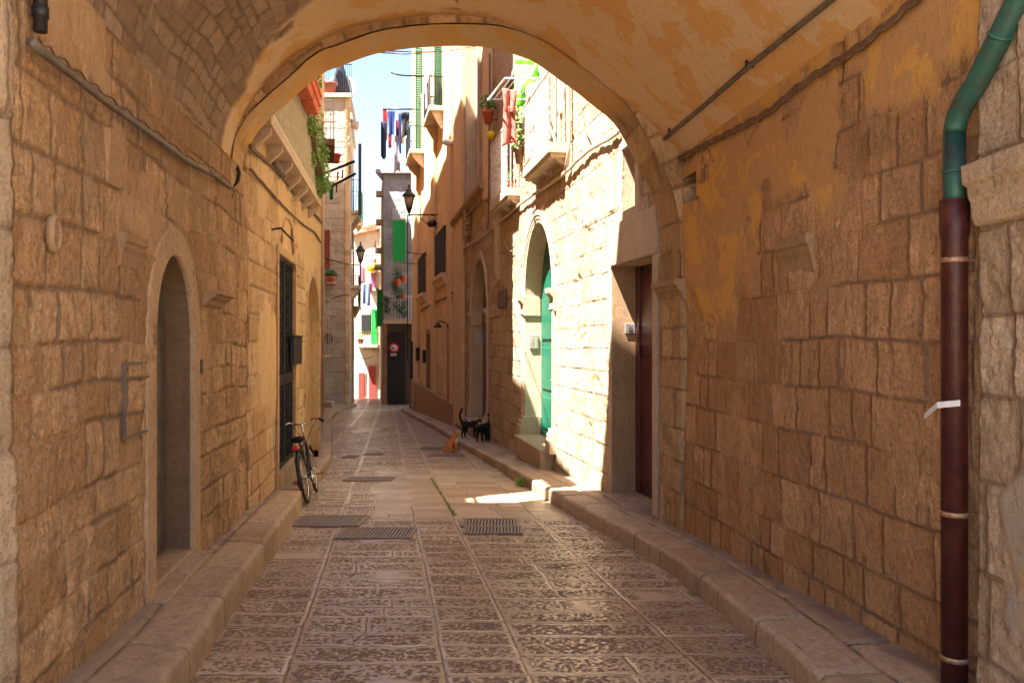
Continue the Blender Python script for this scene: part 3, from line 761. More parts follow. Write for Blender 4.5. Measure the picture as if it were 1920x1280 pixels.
# left pipe: black down pipe and galvanised run
lp = thing('cable_pipe', tuple(TL.P(TL.u(60), .05, 1.3)), 'brown pipe with wires running along the foot of the vault on the left', 'pipe')
uA = TL.u(55); mb = MB(); mb.tube([TL.P(uA, .045, 1.34), TL.P(uA, .045, 2.2)], .028, 12)
mb.lathe(TL.P(uA, .045, 1.40), [(.034, 0), (.034, .05)], 14)
mb.build('vertical_pipe', 'iron', lp)
mb = MB(); pts = []
for px, py in ((60, 80), (100, 112), (150, 150), (200, 190), (250, 226), (300, 262), (350, 300), (385, 322)):
    u = TL.u(px, .05); pts.append(TL.P(u, .05+.01*math.sin(px), TL.z(u, py, .05)))
mb.tube(pts, .021, 10)
e = pts[-1]; e2 = at(412, 336, 7.0); e3 = at(432, 352, 7.6)
mb.tube([e, (e+e2)/2+Vector((.02, 0, 0)), e2, e3], .019, 10)
mb.build('long_pipe', 'galv', lp)
mb = MB(); wp = []
for i, p in enumerate(pts[:-1]):
    q = pts[i+1]
    for k in range(5):
        t = k/5; w_ = p.lerp(q, t)+Vector((.012, 0, .028+.014*math.sin((i*5+k)*2.1))); wp.append(w_)
mb.tube(wp, .006, 6); mb.build('wire', 'cable', lp)
mb = MB()
mb.tube([at(433, 352, 7.7), at(446, 340, 7.8), at(449, 325, 7.85), at(443, 308, 7.9)], .018, 8)
tag(mb.build('cable', 'blackrubber'), 'black cable loop hooked under the left end of the arch', 'cable')
mb = MB(); mb.tube([at(437, 365, 7.7), at(425, 395, 7.75), at(412, 420, 7.75), at(411, 441, 7.7)], .005, 6)
tag(mb.build('wire', 'blackrubber'), 'thin dark wire hanging down the wall left of the lit street', 'wire')
# vault conduit right
def vault_pt(X79, Y):
    z = np.interp(X79, vprof[:, 0], vprof[:, 1]); return Vector((X79+.132*(7.9-Y), Y, z))
def hit(px, py, off=.03):
    best = None
    for x in np.linspace(.2, 1.69, 300):
        z = float(np.interp(x, vprof[::1, 0][60:], vprof[:, 1][60:]))-off
        if py == 640: continue
        Y = z*F/(640-py); X = x+.132*(7.9-Y)
        e = abs(960+F*X/Y-px)
        if best is None or e < best[0]: best = (e, Vector((X-off*.5, Y, z)))
    return best[1]
mb = MB(); mb.tube([hit(1240, 268), hit(1262, 250), hit(1330, 192), hit(1405, 128), hit(1480, 66), hit(1560, 2), hit(1640, -60)], .02, 10)
cd = mb.build('conduit', 'galv'); tag(cd, 'straight grey conduit pipe crossing the orange plaster of the vault', 'conduit')
for p in (hit(1262, 250), hit(1408, 126)):
    m2 = MB().box(p.x-.03, p.x+.03, p.y-.012, p.y+.012, p.z-.005, p.z+.05)
    o = m2.build('clip', 'iron'); o.parent = cd; o.matrix_parent_inverse = Matrix.Translation(-cd.location)
# rope-like bundle
mb = MB()
pts = []
for px, py in ((1205, 333), (1235, 325), (1275, 297), (1330, 268), (1385, 240), (1440, 210), (1495, 165), (1550, 128), (1605, 93), (1665, 45), (1730, -12)):
    u = TR.u(px, .04); pts.append(TR.P(u, .04, TR.z(u, py, .04)))
dense = catmull([tuple(p) for p in pts], .03)
n = len(dense)
for ph, r_ in ((0, .014), (2.1, .012), (4.2, .012)):
    q = []
    for i, p in enumerate(dense):
        a = ph+i*.55; q.append(Vector(p)+Vector((.0, .012*math.cos(a), .016*math.sin(a)+.006*math.sin(i*.8))))
    mb.tube(q, r_, 6)
cb = mb.build('cable_bundle', 'cable'); tag(cb, 'twisted brown cable bundle along the top of the right passage wall', 'cable')
mb = MB(); mb.tube([at(1412, 222, 6.0), at(1420, 240, 5.95), at(1408, 255, 6.0), at(1404, 268, 6.0)], .004, 5); mb.tube([at(1400, 222, 6.0), at(1392, 240, 6.0), at(1404, 275, 6.0)], .003, 5)
tag(mb.build('wire', 'cable'), 'loose curl of thin wire below the twisted cable bundle', 'wire')

# ================================================================== L1 HOUSE
l1 = thing('ochre_house', tuple(L1.P(L1.L/2, 0, -2.2)), 'ochre stone house on the left with iron gate and cream balcony', 'building')
g0, g1 = L1.u(519), L1.u(551)
gtop = L1.z(g0, 474); gbot = L1.z(g0, 888)
an0, an1 = L1.u(572), L1.u(597)
antop = L1.z(an0, 510)
anb = L1.g(an0)+.2; anr = (an1-an0)/2
sheet('wall', L1, rng(0, L1.L, .019), cat(rng(-2.7, 3.2, .019), rng(3.2, 7.6, .05)), 'ochre', l1, 131, (.26, .4), (.35, .7), jw=.012, jd=.009, blk=.008, rough=.012, bulge=.02,
      holes=[rect_hole(g0, g1, gbot-.4, gtop), arch_hole(an0, an1, anb-.1, antop-anr, anr), rect_hole(-1, 1.1, 2.62, 9)],
      plaster=lambda u, z: sstep(.50, .56, fbm(u, z, 1.1, 71, 5))*sstep(-1.3, -.6, z)*sstep(.25, .6, u)*.85)
mb = MB(); a = L1.n*-.46
mb.add(*poly_ext([(-2.79-.45, 8.46), (-3.83-.45, 15.98), (-11, 15.98), (-11, 8.46)], -4, 2.5))
mb.wbox(L1, 1.1, L1.L-.02, -7, -.46, 2.5, 7.6)
mb.build('core_wall', 'core', l1)
MB().wbox(L1, 3.0, 5.9, -3, .0, 7.68, 8.5).build('shadow_parapet', 'plaster', l1)  # out of view, added to raise the shadow edge on the palace
MB().wbox(L1, 5.9, L1.L, -5, .01, 7.68, 17.2).build('shadow_upper_floor', 'plaster', l1)  # unseen block added to cast the far shadow edge on the palace
MB().wbox(L1, 1.08, L1.L+.02, -.5, .06, 7.6, 7.68).wbox(L1, 1.08, 1.11, -7, -.0, 2.55, 7.6).build('cornice', 'trim', l1)
MB().wbox(L1, -.0, 1.08, -7, .0, 2.5, 2.6).build('sun_gap_floor', 'trim', l1)  # roof left open here, shaped to let a strip of sun through
# gate frame + gate
mb = MB(); fw = .11
mb.wbox(L1, g0-fw, g0, -.3, .035, gbot-.35, gtop+fw).wbox(L1, g1, g1+fw, -.3, .035, gbot-.35, gtop+fw).wbox(L1, g0, g1, -.3, .035, gtop, gtop+fw)
mb.build('gate_frame', 'ochre', l1, .008)
MB().wbox(L1, g0-.03, g1+.03, -.3, .05, gbot-.5, gbot-.01).build('gate_step', 'kerb', l1, .01)
MB().wbox(L1, g0, g1, -.42, -.36, gbot-.1, gtop+.05).build('door', 'woodbrown', l1)
def leafgate(a, b_):
    mb = MB(); r = .022; d = -.04
    zmid = L1.z(g0, 716)
    for (x0, x1, y0, y1) in ((a, a+.045, gbot, gtop), (b_-.045, b_, gbot, gtop), (a, b_, gbot, gbot+.06), (a, b_, gtop-.05, gtop), (a, b_, zmid-.07, zmid+.07)):
        mb.wbox(L1, x0, x1, d-r, d+r, y0, y1)
    quadbars(mb, L1, a+.09, b_-.09, d, gbot+.06, gtop-.05, .10, .007)
    # scrolls
    n = 7
    for k in range(n):
        zc_ = zmid+.2+(gtop-.25-zmid-.2)*k/(n-1)
        for s in (-1, 1):
            c0 = (a+b_)/2+s*.10
            pts = [L1.P(c0+.055*math.cos(t)*s, d+.012, zc_+.08*math.sin(t)) for t in np.linspace(-1.5, 4, 14)]
            mb.tube(pts, .007, 5)
    for k in range(4):
        zc_ = gbot+.2+(zmid-gbot-.4)*k/3
        for s in (-1, 1):
            c0 = (a+b_)/2+s*.10
            mb.tube([L1.P(c0+.055*math.cos(t)*s, d+.012, zc_+.08*math.sin(t)) for t in np.linspace(-1.5, 4, 14)], .007, 5)
    return mb
mid = (g0+g1)/2
for a, b_ in ((g0, mid-.006), (mid+.006, g1)): leafgate(a, b_).build('iron_gate', M['gateiron'] if 'gateiron' in M else 'iron', l1)
# blind arch
arch_surround('blind_arch', L1, an0, an1, anb, antop-anr, anr, .10, .03, .16, 'ochre', l1)
MB().prism([L1.P(a, -.15, b_) for a, b_ in arch_path(an0, an1, anb-.3, antop-anr, anr)], L1.n*-.05).build('infill_wall', 'ochre', l1)
# arched recess line above gate
mb = MB(); c0 = (g0+g1)/2+.1
mb.tube([L1.P(c0+.62*math.cos(t), .015, L1.z(g0, 455)+.45*math.sin(t)) for t in np.linspace(.1, 3.05, 20)], .022, 6); mb.build('relieving_arch', 'ochre', l1)
mb = MB(); mb.tube([L1.P(L1.u(508), 0.0, L1.z(g0, 440)), L1.P(L1.u(508), .12, L1.z(g0, 437)), L1.P(L1.u(520), .2, L1.z(g0, 450))], .014, 6); mb.build('iron_hook', 'iron', l1)
# mail box
ub = L1.u(557, .1); 
bx = MB().wbox(L1, ub, L1.u(571, .1), .0, .06, L1.z(ub, 684, .1), L1.z(ub, 632, .1)).wbox(L1, ub-.03, L1.u(571, .1)+.03, 0, .075, L1.z(ub, 632, .1), L1.z(ub, 628, .1))
tag(bx.build('meter_box', 'iron', None, .006), 'dark grey wall box between the iron gate and the blind arch', 'wall box')
# balcony
bz = 2.34; b0, b1 = .12, L1.uY(13.9); bp = .22
bl = MB().wbox(L1, b0, b1, -.02, bp, bz, bz+.10).build('balcony', 'trim', l1)
mb = MB()
for k in range(7):
    u = b0+.2+(b1-b0-.3)*k/6
    mb.prism([L1.P(u-.05, 0, bz), L1.P(u-.05, bp-.03, bz), L1.P(u-.05, bp-.03, bz-.06), L1.P(u-.05, .02, bz-.22), L1.P(u-.05, 0, bz-.22)], L1.d*.10)
mb.each('bracket', 'trim', bl)
mb = MB()
quadbars(mb, L1, b0+.05, b1-.05, bp-.03, bz+.1, bz+1.15, .10, .014)
mb.wbox(L1, b0, b1, bp-.05, bp-.01, bz+1.15, bz+1.19).wbox(L1, b0, b1, bp-.045, bp-.015, bz+.14, bz+.17)
mb.build('railing', 'creambars', bl)
MB().wbox(L1, b0+.06, b1-.6, bp-.14, bp-.13, bz+.18, bz+1.12).build('railing_screen', 'screen', bl)
# planters on railing
for k, (Yc, lab) in enumerate(((10.75, 'terracotta planter at the near end of the left balcony rail, half hidden by the arch'), (11.5, 'terracotta planter above the trailing vine on the left balcony rail'))):
    u = L1.uY(Yc); z = bz+1.02
    mb = MB(); P = L1.P
    w_ = .33
    mb.hexa([P(u-w_, bp, z), P(u+w_, bp, z), P(u+w_, bp+.16, z), P(u-w_, bp+.16, z), P(u-w_-.03, bp-.02, z+.26), P(u+w_+.03, bp-.02, z+.26), P(u+w_+.03, bp+.2, z+.26), P(u-w_-.03, bp+.2, z+.26)])
    mb.wbox(L1, u-w_-.045, u+w_+.045, bp-.03, bp+.215, z+.26, z+.31)
    mb.wbox(L1, u-w_-.03, u+w_+.03, bp+.16, bp+.2, z+.12, z+.15)
    o = mb.build('planter', 'terra', None, .008); tag(o, lab, 'planter', 'terracotta planters on the left balcony')
    m3 = MB(); rs = random.Random(k); leaves(m3, P(u, bp+.1, z+.42), .15, .3, .14, 160, .045, rs)
    o3 = m3.build('foliage', 'leaf'); o3.parent = o; o3.matrix_parent_inverse = Matrix.Translation(-o.location); o3.location = o3.location
# trailing vine
mb = MB(); rs = random.Random(5)
vroot = L1.P(L1.uY(12.9), bp, 2.4)
vine = thing('climbing_vine', tuple(vroot), 'green leafy vine trailing down at the far end of the left balcony', 'plant')
for px, py, Y, r, n in ((572, 210, 12.0, .10, 60), (585, 228, 12.3, .2, 180), (588, 250, 12.6, .18, 160), (597, 262, 12.9, .14, 90), (578, 238, 12.1, .16, 130), (582, 300, 12.6, .13, 110), (590, 285, 12.9, .16, 150), (598, 300, 13.1, .17, 190), (602, 320, 13.3, .17, 200), (596, 335, 13.2, .15, 140), (604, 345, 13.4, .14, 150), (612, 350, 13.6, .10, 70), (600, 362, 13.4, .10, 60), (570, 275, 12.4, .09, 45), (608, 285, 13.2, .1, 60)):
    leaves(mb, at(px, py, Y), r, r, r*1.1, n, .038, rs)
mb.build('foliage', 'leaf', vine)
mb = MB()
for k in range(6): mb.tube([at(575+k*3, 215, 12.1), at(583+k*2, 260+k*5, 12.6), at(592+k*3, 330, 13.1)], .008, 5)
mb.build('stem', 'woodbrown', vine)
# long cables on L1
def cable_on(w, pts, r, mat, lab, d=.03, name='cable', catg='cable', pieces=1):
    P = [w.P(w.u(px, d), d, w.z(w.u(px, d), py, d)) for px, py in pts]
    q = catmull([tuple(p) for p in P], .12); mb = MB()
    for k in range(pieces):
        mb.tube([Vector(p)+Vector((0, .015*k, -.02*k+.004*math.sin(i*1.3+k))) for i, p in enumerate(q)], r, 6)
    return tag(mb.build(name, mat), lab, catg)
cable_on(L1, [(468, 272), (490, 292), (520, 320), (545, 350), (570, 378), (590, 400), (603, 416)], .016, 'cable', 'upper brown cable sloping down the ochre house below the balcony', pieces=2)
cable_on(L1, [(470, 318), (490, 340), (520, 374), (545, 400), (570, 422), (590, 436), (602, 455)], .016, 'cable', 'lower brown cable sagging across the ochre house above the iron gate')
cable_on(L1, [(548, 420), (549, 470), (556, 512), (562, 520)], .008, 'cable', 'thin cable dropping beside the top of the iron gate')
mb = MB(); a = L1.P(L1.u(503), .06, L1.z(L1.u(503), 302)); b_ = L1.P(L1.u(522), .06, L1.z(L1.u(522), 330)); mb.tube([a, b_], .045, 12)
tag(mb.build('cable_splice', 'galv'), 'grey green splice sleeve on the cable under the left balcony', 'cable splice')

# ================================================================== R1 PALACE
r1 = thing('limestone_palace', tuple(R1.P(6, 0, -2.5)), 'sunlit rusticated limestone palace with two arched portals on the right', 'building')
uD0, uD1 = R1.u(1228), R1.u(1150)      # near maroon door
dzt = R1.z(uD1, 500); dzb = R1.z(uD1, 921)
p1a, p1b = R1.u(1036), R1.u(985); p1s = .82; p1r = R1.z((p1a+p1b)/2, 418)-p1s; p1z = R1.z(p1a, 842)
p2a, p2b = R1.u(913), R1.u(885); p2s = .78; p2r = R1.z((p2a+p2b)/2, 486)-p2s; p2z = R1.z(p2a, 800)
w0, w1 = R1.u(1193), R1.u(1168); wz0, wz1 = R1.z(w1, 398), R1.z(w1, 282)
bw0, bw1 = R1.u(898), R1.u(877)
us = cat(rng(0, 8, .024), rng(8, R1.L, .036)); zs = cat(rng(-3.4, 3.3, .026), rng(3.3, 14, .07))
sheet('wall', R1, us, zs, 'lit', r1, 152, (.29, .40), (.35, .75), jw=.018, jd=.018, blk=.012, rough=.013, bulge=.02, jvar=.5,
      holes=[rect_hole(uD0, uD1, dzb-.5, dzt), arch_hole(p1a, p1b, p1z-.4, p1s, p1r), arch_hole(p2a, p2b, p2z-.4, p2s, p2r), rect_hole(w0, w1, wz0, wz1),
             rect_hole(bw0, bw1, 4.4, 9.5), rect_hole(R1.uY(13.0), R1.uY(14.0), 3.05, 5.6), rect_hole(R1.uY(16.7), R1.uY(17.8), 3.05, 5.6)])
MB().add(*poly_ext([tuple(R1.P(0, -.95, 0))[:2], tuple(R1.P(R1.L, -.95, 0))[:2], (8, 27), (8, 8.5)], -4, 14)).wbox(R1, 0, .02, -.95, -.2, -4, 3).build('core_wall', 'core', r1)
mb = MB()  # linings inside openings
for a, b_, z0_, z1_ in ((R1.uY(13.0), R1.uY(14.0), 3.0, 5.7), (R1.uY(16.7), R1.uY(17.8), 3.0, 5.7)):
    pass
# near door
mb = MB(); dpt = .34
mb.wbox(R1, uD0-.14, uD0, -dpt, .035, dzb-.35, dzt).wbox(R1, uD0-.14, uD1+.02, -dpt, .05, dzt, R1.z(uD1, 424)).wbox(R1, uD1, uD1+.12, -dpt, .03, dzb-.3, dzt)
mb.build('door_frame', 'trim', r1, .008)
MB().wbox(R1, uD0-.02, uD1, -dpt, .14, dzb-.4, dzb-.01).build('door_step', 'kerb', r1, .015)
MB().wbox(R1, uD1-.012, uD1-.003, -dpt, .02, dzb, dzt).build('reveal_shade_lining', 'trimdark', r1)  # browner skin over the pale far jamb, its shade put into colour
dd = MB().wbox(R1, uD0, uD1, -dpt-.03, -dpt+.01, dzb, dzt).build('door', 'maroondoor', r1)
mb = MB()
hm = (uD0+uD1)/2
for a, b_ in ((uD0+.08, hm-.06), (hm+.06, uD1-.08)):
    for z0_, z1_ in ((dzb+.15, dzb+.8), (dzb+.95, dzb+1.7), (dzb+1.85, dzt-.15)): mb.wbox(R1, a, b_, -dpt+.01, -dpt+.025, z0_, z1_)
mb.each('door_panel', 'maroondoor', dd, .008)
MB().wbox(R1, uD1-.14, uD1, -dpt+.011, -dpt+.05, dzb, dzt).build('door_post', 'maroondoor', dd, .004)
zi = R1.z(uD1, 615)
ic = MB().hexa([R1.P(uD1-.035, -dpt+.06, zi-.07), R1.P(uD1, -dpt+.06, zi-.07), R1.P(uD1, -dpt+.19, zi-.07), R1.P(uD1-.035, -dpt+.19, zi-.07), R1.P(uD1-.035, -dpt+.06, zi+.06), R1.P(uD1, -dpt+.06, zi+.06), R1.P(uD1, -dpt+.19, zi+.06), R1.P(uD1-.035, -dpt+.19, zi+.06)]).build('doorbell', 'intercom', r1, .006)
MB().wbox(R1, uD1-.043, uD1-.035, -dpt+.10, -dpt+.15, zi-.03, zi+.02).build('button', 'greydoor', ic)
# small window above
mb = MB(); a, b_ = w0, w1
mb.wbox(R1, a-.13, a, -.2, .02, wz0-.17, wz1+.1).wbox(R1, b_, b_+.10, -.2, .02, wz0-.17, wz1+.1).wbox(R1, a, b_, -.2, .025, wz0-.17, wz0).wbox(R1, a, b_, -.2, .02, wz1, wz1+.1)
wn = mb.build('window', 'trim', r1, .006); MB().wbox(R1, a, b_, -.2, -.16, wz0, wz1).build('recess', 'trimdark', wn)
# portals
def portal(a, b_, z0_, zs_, rise, doormat, nm):
    fr = arch_surround('portal', R1, a, b_, z0_, zs_, rise, .22, .03, .36, 'trim', r1, step=1)
    for (x, s) in ((a, -1), (b_, 1)):
        x0, x1 = (x-.26, x+.03) if s < 0 else (x-.03, x+.26)
        prof = [(-.3, -.32), (.04, -.32), (.06, -.28), (.045, -.22), (.05, -.1), (.08, -.06), (.12, -.02), (.13, .06), (-.3, .06)]
        mb = MB(); mb.prism([R1.P(x0, p_, zs_+q_) for p_, q_ in prof], R1.d*(x1-x0)); mb.build('capital', 'trim', fr, .006)
        mb = MB(); x0, x1 = (x-.28, x+.05) if s < 0 else (x-.05, x+.28)
        prof = [(-.3, 0), (.12, 0), (.12, .22), (.09, .25), (.1, .3), (.06, .34), (.06, .4), (-.3, .4)]
        mb.prism([R1.P(x0, p_, z0_-.05+q_) for p_, q_ in prof], R1.d*(x1-x0)); mb.build('plinth', 'trim', fr, .01)
    MB().wbox(R1, a-.05, b_+.05, -.6, .22, z0_-.4, z0_-.01).build('portal_step', 'kerb', r1, .02)
    dd = MB().prism([R1.P(p_, -.32, q_) for p_, q_ in arch_path(a, b_, z0_, zs_, rise)], R1.n*-.05).build('door', doormat, r1)
    mb = MB(); m_ = (a+b_)/2
    for x0, x1 in ((a+.12, m_-.08), (m_+.08, b_-.12)):
        for q0, q1 in ((z0_+.15, z0_+.75), (z0_+.9, z0_+1.7), (z0_+1.85, zs_)): mb.wbox(R1, x0, x1, -.32, -.295, q0, q1)
    mb.wbox(R1, m_-.03, m_+.03, -.32, -.28, z0_, zs_+rise*.9)
    mb.each('door_panel', doormat, dd, .008)
    MB().lathe(R1.P(m_-.1, -.28, z0_+1.1), [(.01, 0), (.01, .03), (.03, .035), (.03, .06)], axis=R1.n).build('handle', 'chrome', dd)
portal(p1a, p1b, p1z, p1s, p1r, 'greendoor', 'green')
portal(p2a, p2b, p2z, p2s, p2r, 'maroondoor', 'maroon')
for (b_, px, py, h, w_) in ((p1b, 1002, 641, .27, .17), (p2b, 902, 634, .32, .14)):
    z = R1.z(b_, py); dc = -.17
    o = MB().wbox(R1, b_-.03, b_+.01, dc-w_/2, dc+w_/2, z-h/2, z+h/2).build('intercom', 'intercom', r1, .004)
    mb = MB()
    for i in range(5):
        for j in (-1, 1): mb.wbox(R1, b_-.034, b_-.03, dc+j*.04-.022, dc+j*.04+.022, z-h/2+.03+i*(h-.06)/5, z-h/2+.05+i*(h-.06)/5)
    mb.each('button', 'cementslab', o)
# balconies
bal_objs = []
for Ya, Yb, zt, rh in ((12.5, 14.5, 3.1, 1.12), (16.2, 18.3, 3.1, 1.3)):
    a, b_ = R1.uY(Ya), R1.uY(Yb); p = .30
    bo = MB().wbox(R1, a, b_, -.02, p, zt-.16, zt).wbox(R1, a+.03, b_-.03, -.02, p-.04, zt-.22, zt-.16).build('balcony', 'cementslab', r1, .01)
    mb = MB()
    for u in (a+.15, (a+b_)/2, b_-.15): mb.prism([R1.P(u-.05, 0, zt-.22), R1.P(u-.05, p-.12, zt-.22), R1.P(u-.05, p-.16, zt-.26), R1.P(u-.05, .02, zt-.32), R1.P(u-.05, 0, zt-.32)], R1.d*.10)
    mb.each('bracket', 'trim', bo)
    mb = MB(); quadbars(mb, R1, a+.03, b_-.03, p-.03, zt+.03, zt+rh, .095, .010)
    for u in (a+.03, b_-.03):
        for k in range(4): mb.wbox(R1, u-.01, u+.01, p-.03-.075*k-.01, p-.03-.075*k+.01, zt, zt+rh)
        mb.wbox(R1, u-.014, u+.014, .0, p-.01, zt+rh, zt+rh+.03)
    mb.wbox(R1, a, b_, p-.045, p-.012, zt+rh, zt+rh+.03).wbox(R1, a, b_, p-.04, p-.02, zt+.06, zt+.09).wbox(R1, a, b_, p-.04, p-.02, zt+rh*.5, zt+rh*.5+.02)
    mb.build('railing', 'rustwhite', bo)
    x0, x1 = (R1.uY(13.0), R1.uY(14.0)) if Ya < 13 else (R1.uY(16.7), R1.uY(17.8))
    mb = MB(); mb.wbox(R1, x0-.12, x0, -.25, .03, 3.05, 5.72).wbox(R1, x1, x1+.12, -.25, .03, 3.05, 5.72).wbox(R1, x0, x1, -.25, .03, 5.6, 5.72)
    wn = mb.build('balcony_door', 'trim', bo)
    MB().wbox(R1, x0, x1, -.25, -.2, 3.05, 5.6).build('pane', 'glass', wn)
# blind tall window recess and pilasters of the upper front
mb = MB(); mb.wbox(R1, bw0-.16, bw0, -.3, .05, 4.3, 9.6).wbox(R1, bw1, bw1+.16, -.3, .05, 4.3, 9.6).wbox(R1, bw0, bw1, -.3, .05, 4.25, 4.4)
wn = mb.build('window', 'trim', r1); MB().wbox(R1, bw0, bw1, -.3, -.26, 4.4, 9.5).build('recess', 'pale', wn)
MB().wbox(R1, R1.u(925), R1.u(912), 0, .10, 3.6, 14).build('pilaster', 'plaster', r1, .02)
MB().wbox(R1, R1.u(872), R1.u(858), 0, .12, -2.7, 14).build('pilaster', 'plaster', r1, .02)
# ledge cornice (sloping in view) between second portal and balcony
a, b_ = R1.u(915), R1.u(856); z = 4.05
mb = MB(); prof = [(0, z-.32), (.06, z-.3), (.08, z-.2), (.18, z-.14), (.22, z-.1), (.24, z), (0, z)]
mb.prism([R1.P(a, p_, q_) for p_, q_ in prof], R1.d*(b_-a)); mb.build('cornice', 'trimdark', r1)
# half column stub
a = R1.u(937); MB().lathe(R1.P(a, .02, R1.z(a, 528)), [(.04, 0), (.1, .08), (.09, .16), (.12, .2), (.12, 1.25), (.15, 1.3), (.16, 1.4)], 12).build('half_column', 'trim', r1)
# stone relief: coat of arms style sculpture
mb = MB(); a = R1.u(881); zc_ = R1.z(a, 415)
sh = [(0, -.62), (-.2, -.4), (-.27, -.05), (-.24, .3), (-.3, .5), (0, .6), (.3, .5), (.24, .3), (.27, -.05), (.2, -.4)]
mb.prism([R1.P(a+x_, .0, zc_+y_) for x_, y_ in sh], R1.n*.13)
rs = random.Random(3)
for k in range(26):
    t = k/26*6.283; r_ = .24+.05*math.sin(k*2.3); mb.lathe(R1.P(a+r_*math.cos(t), .1, zc_+r_*1.9*math.sin(t)), [(.02, -.05), (.07, .0), (.06, .06), (.02, .1)], 7, axis=R1.n)
for k in range(12): mb.lathe(R1.P(a+rs.uniform(-.14, .14), .12, zc_+rs.uniform(-.35, .4)), [(.03, -.05), (.07, .0), (.05, .05), (.02, .08)], 7, axis=R1.n)
mb.build('stone_relief', 'cowl', r1)
# plaque
a = R1.u(945); pq = MB().wbox(R1, R1.u(951), R1.u(938), 0.02, .07, R1.z(a, 576), R1.z(a, 544)).build('plaque', 'plaque', r1, .01)
# cables on R1/R2
cable_on(R1, [(1160, 246), (1135, 262), (1110, 276), (1085, 297), (1060, 322), (1030, 345), (1000, 364), (975, 382), (955, 400), (935, 417), (912, 437), (890, 452), (868, 466), (858, 471)], .02, 'cablelight', 'thick pale cable running along the palace under its balconies', d=.06, pieces=2)
cable_on(R1, [(1066, 120), (1066, 200), (1066, 288), (1060, 318)], .035, 'cablelight', 'pale vertical drainpipe beside the nearest rusted balcony', d=.07, name='drainpipe', catg='drainpipe')
cable_on(R1, [(918, 100), (918, 200), (917, 300), (916, 398), (914, 432)], .022, 'cable', 'thin vertical conduit left of the second palace balcony', d=.12)
cable_on(R1, [(1090, 190), (1092, 215), (1096, 240), (1106, 262)], .010, 'cable', 'short rusty wire hanging on the sunlit stone above the thick cable', d=.04)
cable_on(R1, [(936, 396), (940, 430), (948, 460), (960, 470), (968, 445)], .010, 'cablelight', 'looped thin cable hanging near the half column', d=.05)
cable_on(R2, [(857, 471), (857, 500), (856, 535), (845, 552), (825, 562), (805, 572), (788, 583)], .03, 'cable', 'brown cable running along the apricot house below its grilled windows', d=.05)
cable_on(R1, [(866, 440), (868, 470), (870, 478)], .012, 'iron', 'short black wire under the stone relief', d=.05)

# ================================================================== drying rack, dress, pots on the palace balconies
dk = thing('drying_rack', (.2, 14, 4.4), 'white folding clothes rack sticking out from the nearest palace balcony', 'drying rack')
c_ = [Vector((-.116, 13.4, 4.4)), Vector((.536, 13.4, 4.4)), Vector((.32, 14.57, 4.4)), Vector((-.437, 14.57, 4.4))]
MB().tube(c_+[c_[0]], .018, 6).build('frame', 'whitemetal', dk)
mb = MB()
for k in range(1, 7): mb.tube([c_[0].lerp(c_[1], k/7), c_[3].lerp(c_[2], k/7)], .004, 5)
mb.each('line', 'whitemetal', dk)
MB().tube([c_[1], Vector((.62, 13.6, 4.2))], .014, 6).tube([c_[2], Vector((.5, 14.2, 4.2))], .014, 6).each('arm', 'whitemetal', dk)
dr_ = thing('hanging_dress', tuple(at(955, 275, 14.3)), 'dusty rose dress hanging from the white clothes rack', 'dress')
cloth('skirt', at(944, 200, 14.3), at(966, 200, 14.3), .68, 'pinkcloth', dr_, 3, .035, -.15)
cloth('bodice', at(942, 166, 14.3), at(969, 170, 14.3), .42, 'pinkcloth', dr_, 9, .05, .35)
def pot(name, p, r, h, mat, lab, group=None, leafn=0, leafr=.15, lm='leaf', seed=1, leafh=None, cat_='flower pot'):
    t = thing(name, tuple(p), lab, cat_, group)
    MB().lathe(p, [(r*.65, 0), (r*.95, h*.8), (r*1.12, h*.8), (r*1.12, h), (r*.95, h), (r*.9, h*.9)], 14).build('pot', mat, t)
    if leafn:
        mb = MB(); leaves(mb, Vector(p)+Vector((0, 0, h+(leafh or leafr)*.8)), leafr, leafr, leafh or leafr, leafn, leafr*.3, random.Random(seed)); mb.build('foliage', lm, t)
    return t
pot('flower_pot', R1.P(R1.uY(19.0), .22, 5.15), .13, .30, 'terra', 'terracotta pot with spiky green plant on the palace wall beside the dress', None, 120, .22, 'leaf', 2)
mb = MB(); p = R1.P(R1.uY(19.0), .22, 5.15); mb.tube([R1.P(R1.uY(19.0), 0, 5.25), p+Vector((0, 0, .1))], .01)
tag(mb.build('pot_bracket', 'iron'), 'small iron bracket holding the terracotta pot on the palace wall', 'bracket')
tag(MB().lathe(at(921, 262, 18.6), [(.02, 0), (.09, .04), (.12, .1), (.09, .17), (.03, .2)], 12).build('hanging_ball', 'yellow'), 'yellow ball hanging on the vertical conduit left of the dress', 'ball')
pot('flower_pot', R1.P(R1.uY(16.4), .15, 3.1), .1, .2, 'terra', 'small red pot with grass green plant on the slab of the farther palace balcony', None, 60, .11, 'leaf', 4)
pot('potted_plant', R1.P(R1.uY(16.0), .05, 3.55), .12, .3, 'woodbrown', 'bushy green plant behind the dusty rose dress', None, 260, .26, 'leaf', 5, .55, 'plant')
# green canvas
mb = MB()
vs = [Vector((.62, 12.9, 5.1)), Vector((.42, 14.4, 4.75)), Vector((.22, 14.4, 4.65)), Vector((.30, 12.9, 5.05))]
o = cloth('awning', at(1012, 118, 13.2), at(975, 172, 14.4), .15, 'lime', None, 4, .04, 0)
tag(o, 'lime green canvas strip slanting above the white clothes rack', 'awning')
o = cloth('awning', at(968, 113, 14.6), at(1000, 113, 13.9), .08, 'lime', None, 5, .01, 0)
tag(o, 'narrow lime green awning edge just below the arch crown', 'awning')
o = cloth('green_net', at(960, 176, 14.9), at(985, 176, 14.6), .22, 'lime', None, 6, .05, .3)
tag(o, 'lime green netting bunched behind the clothes rack', 'netting')

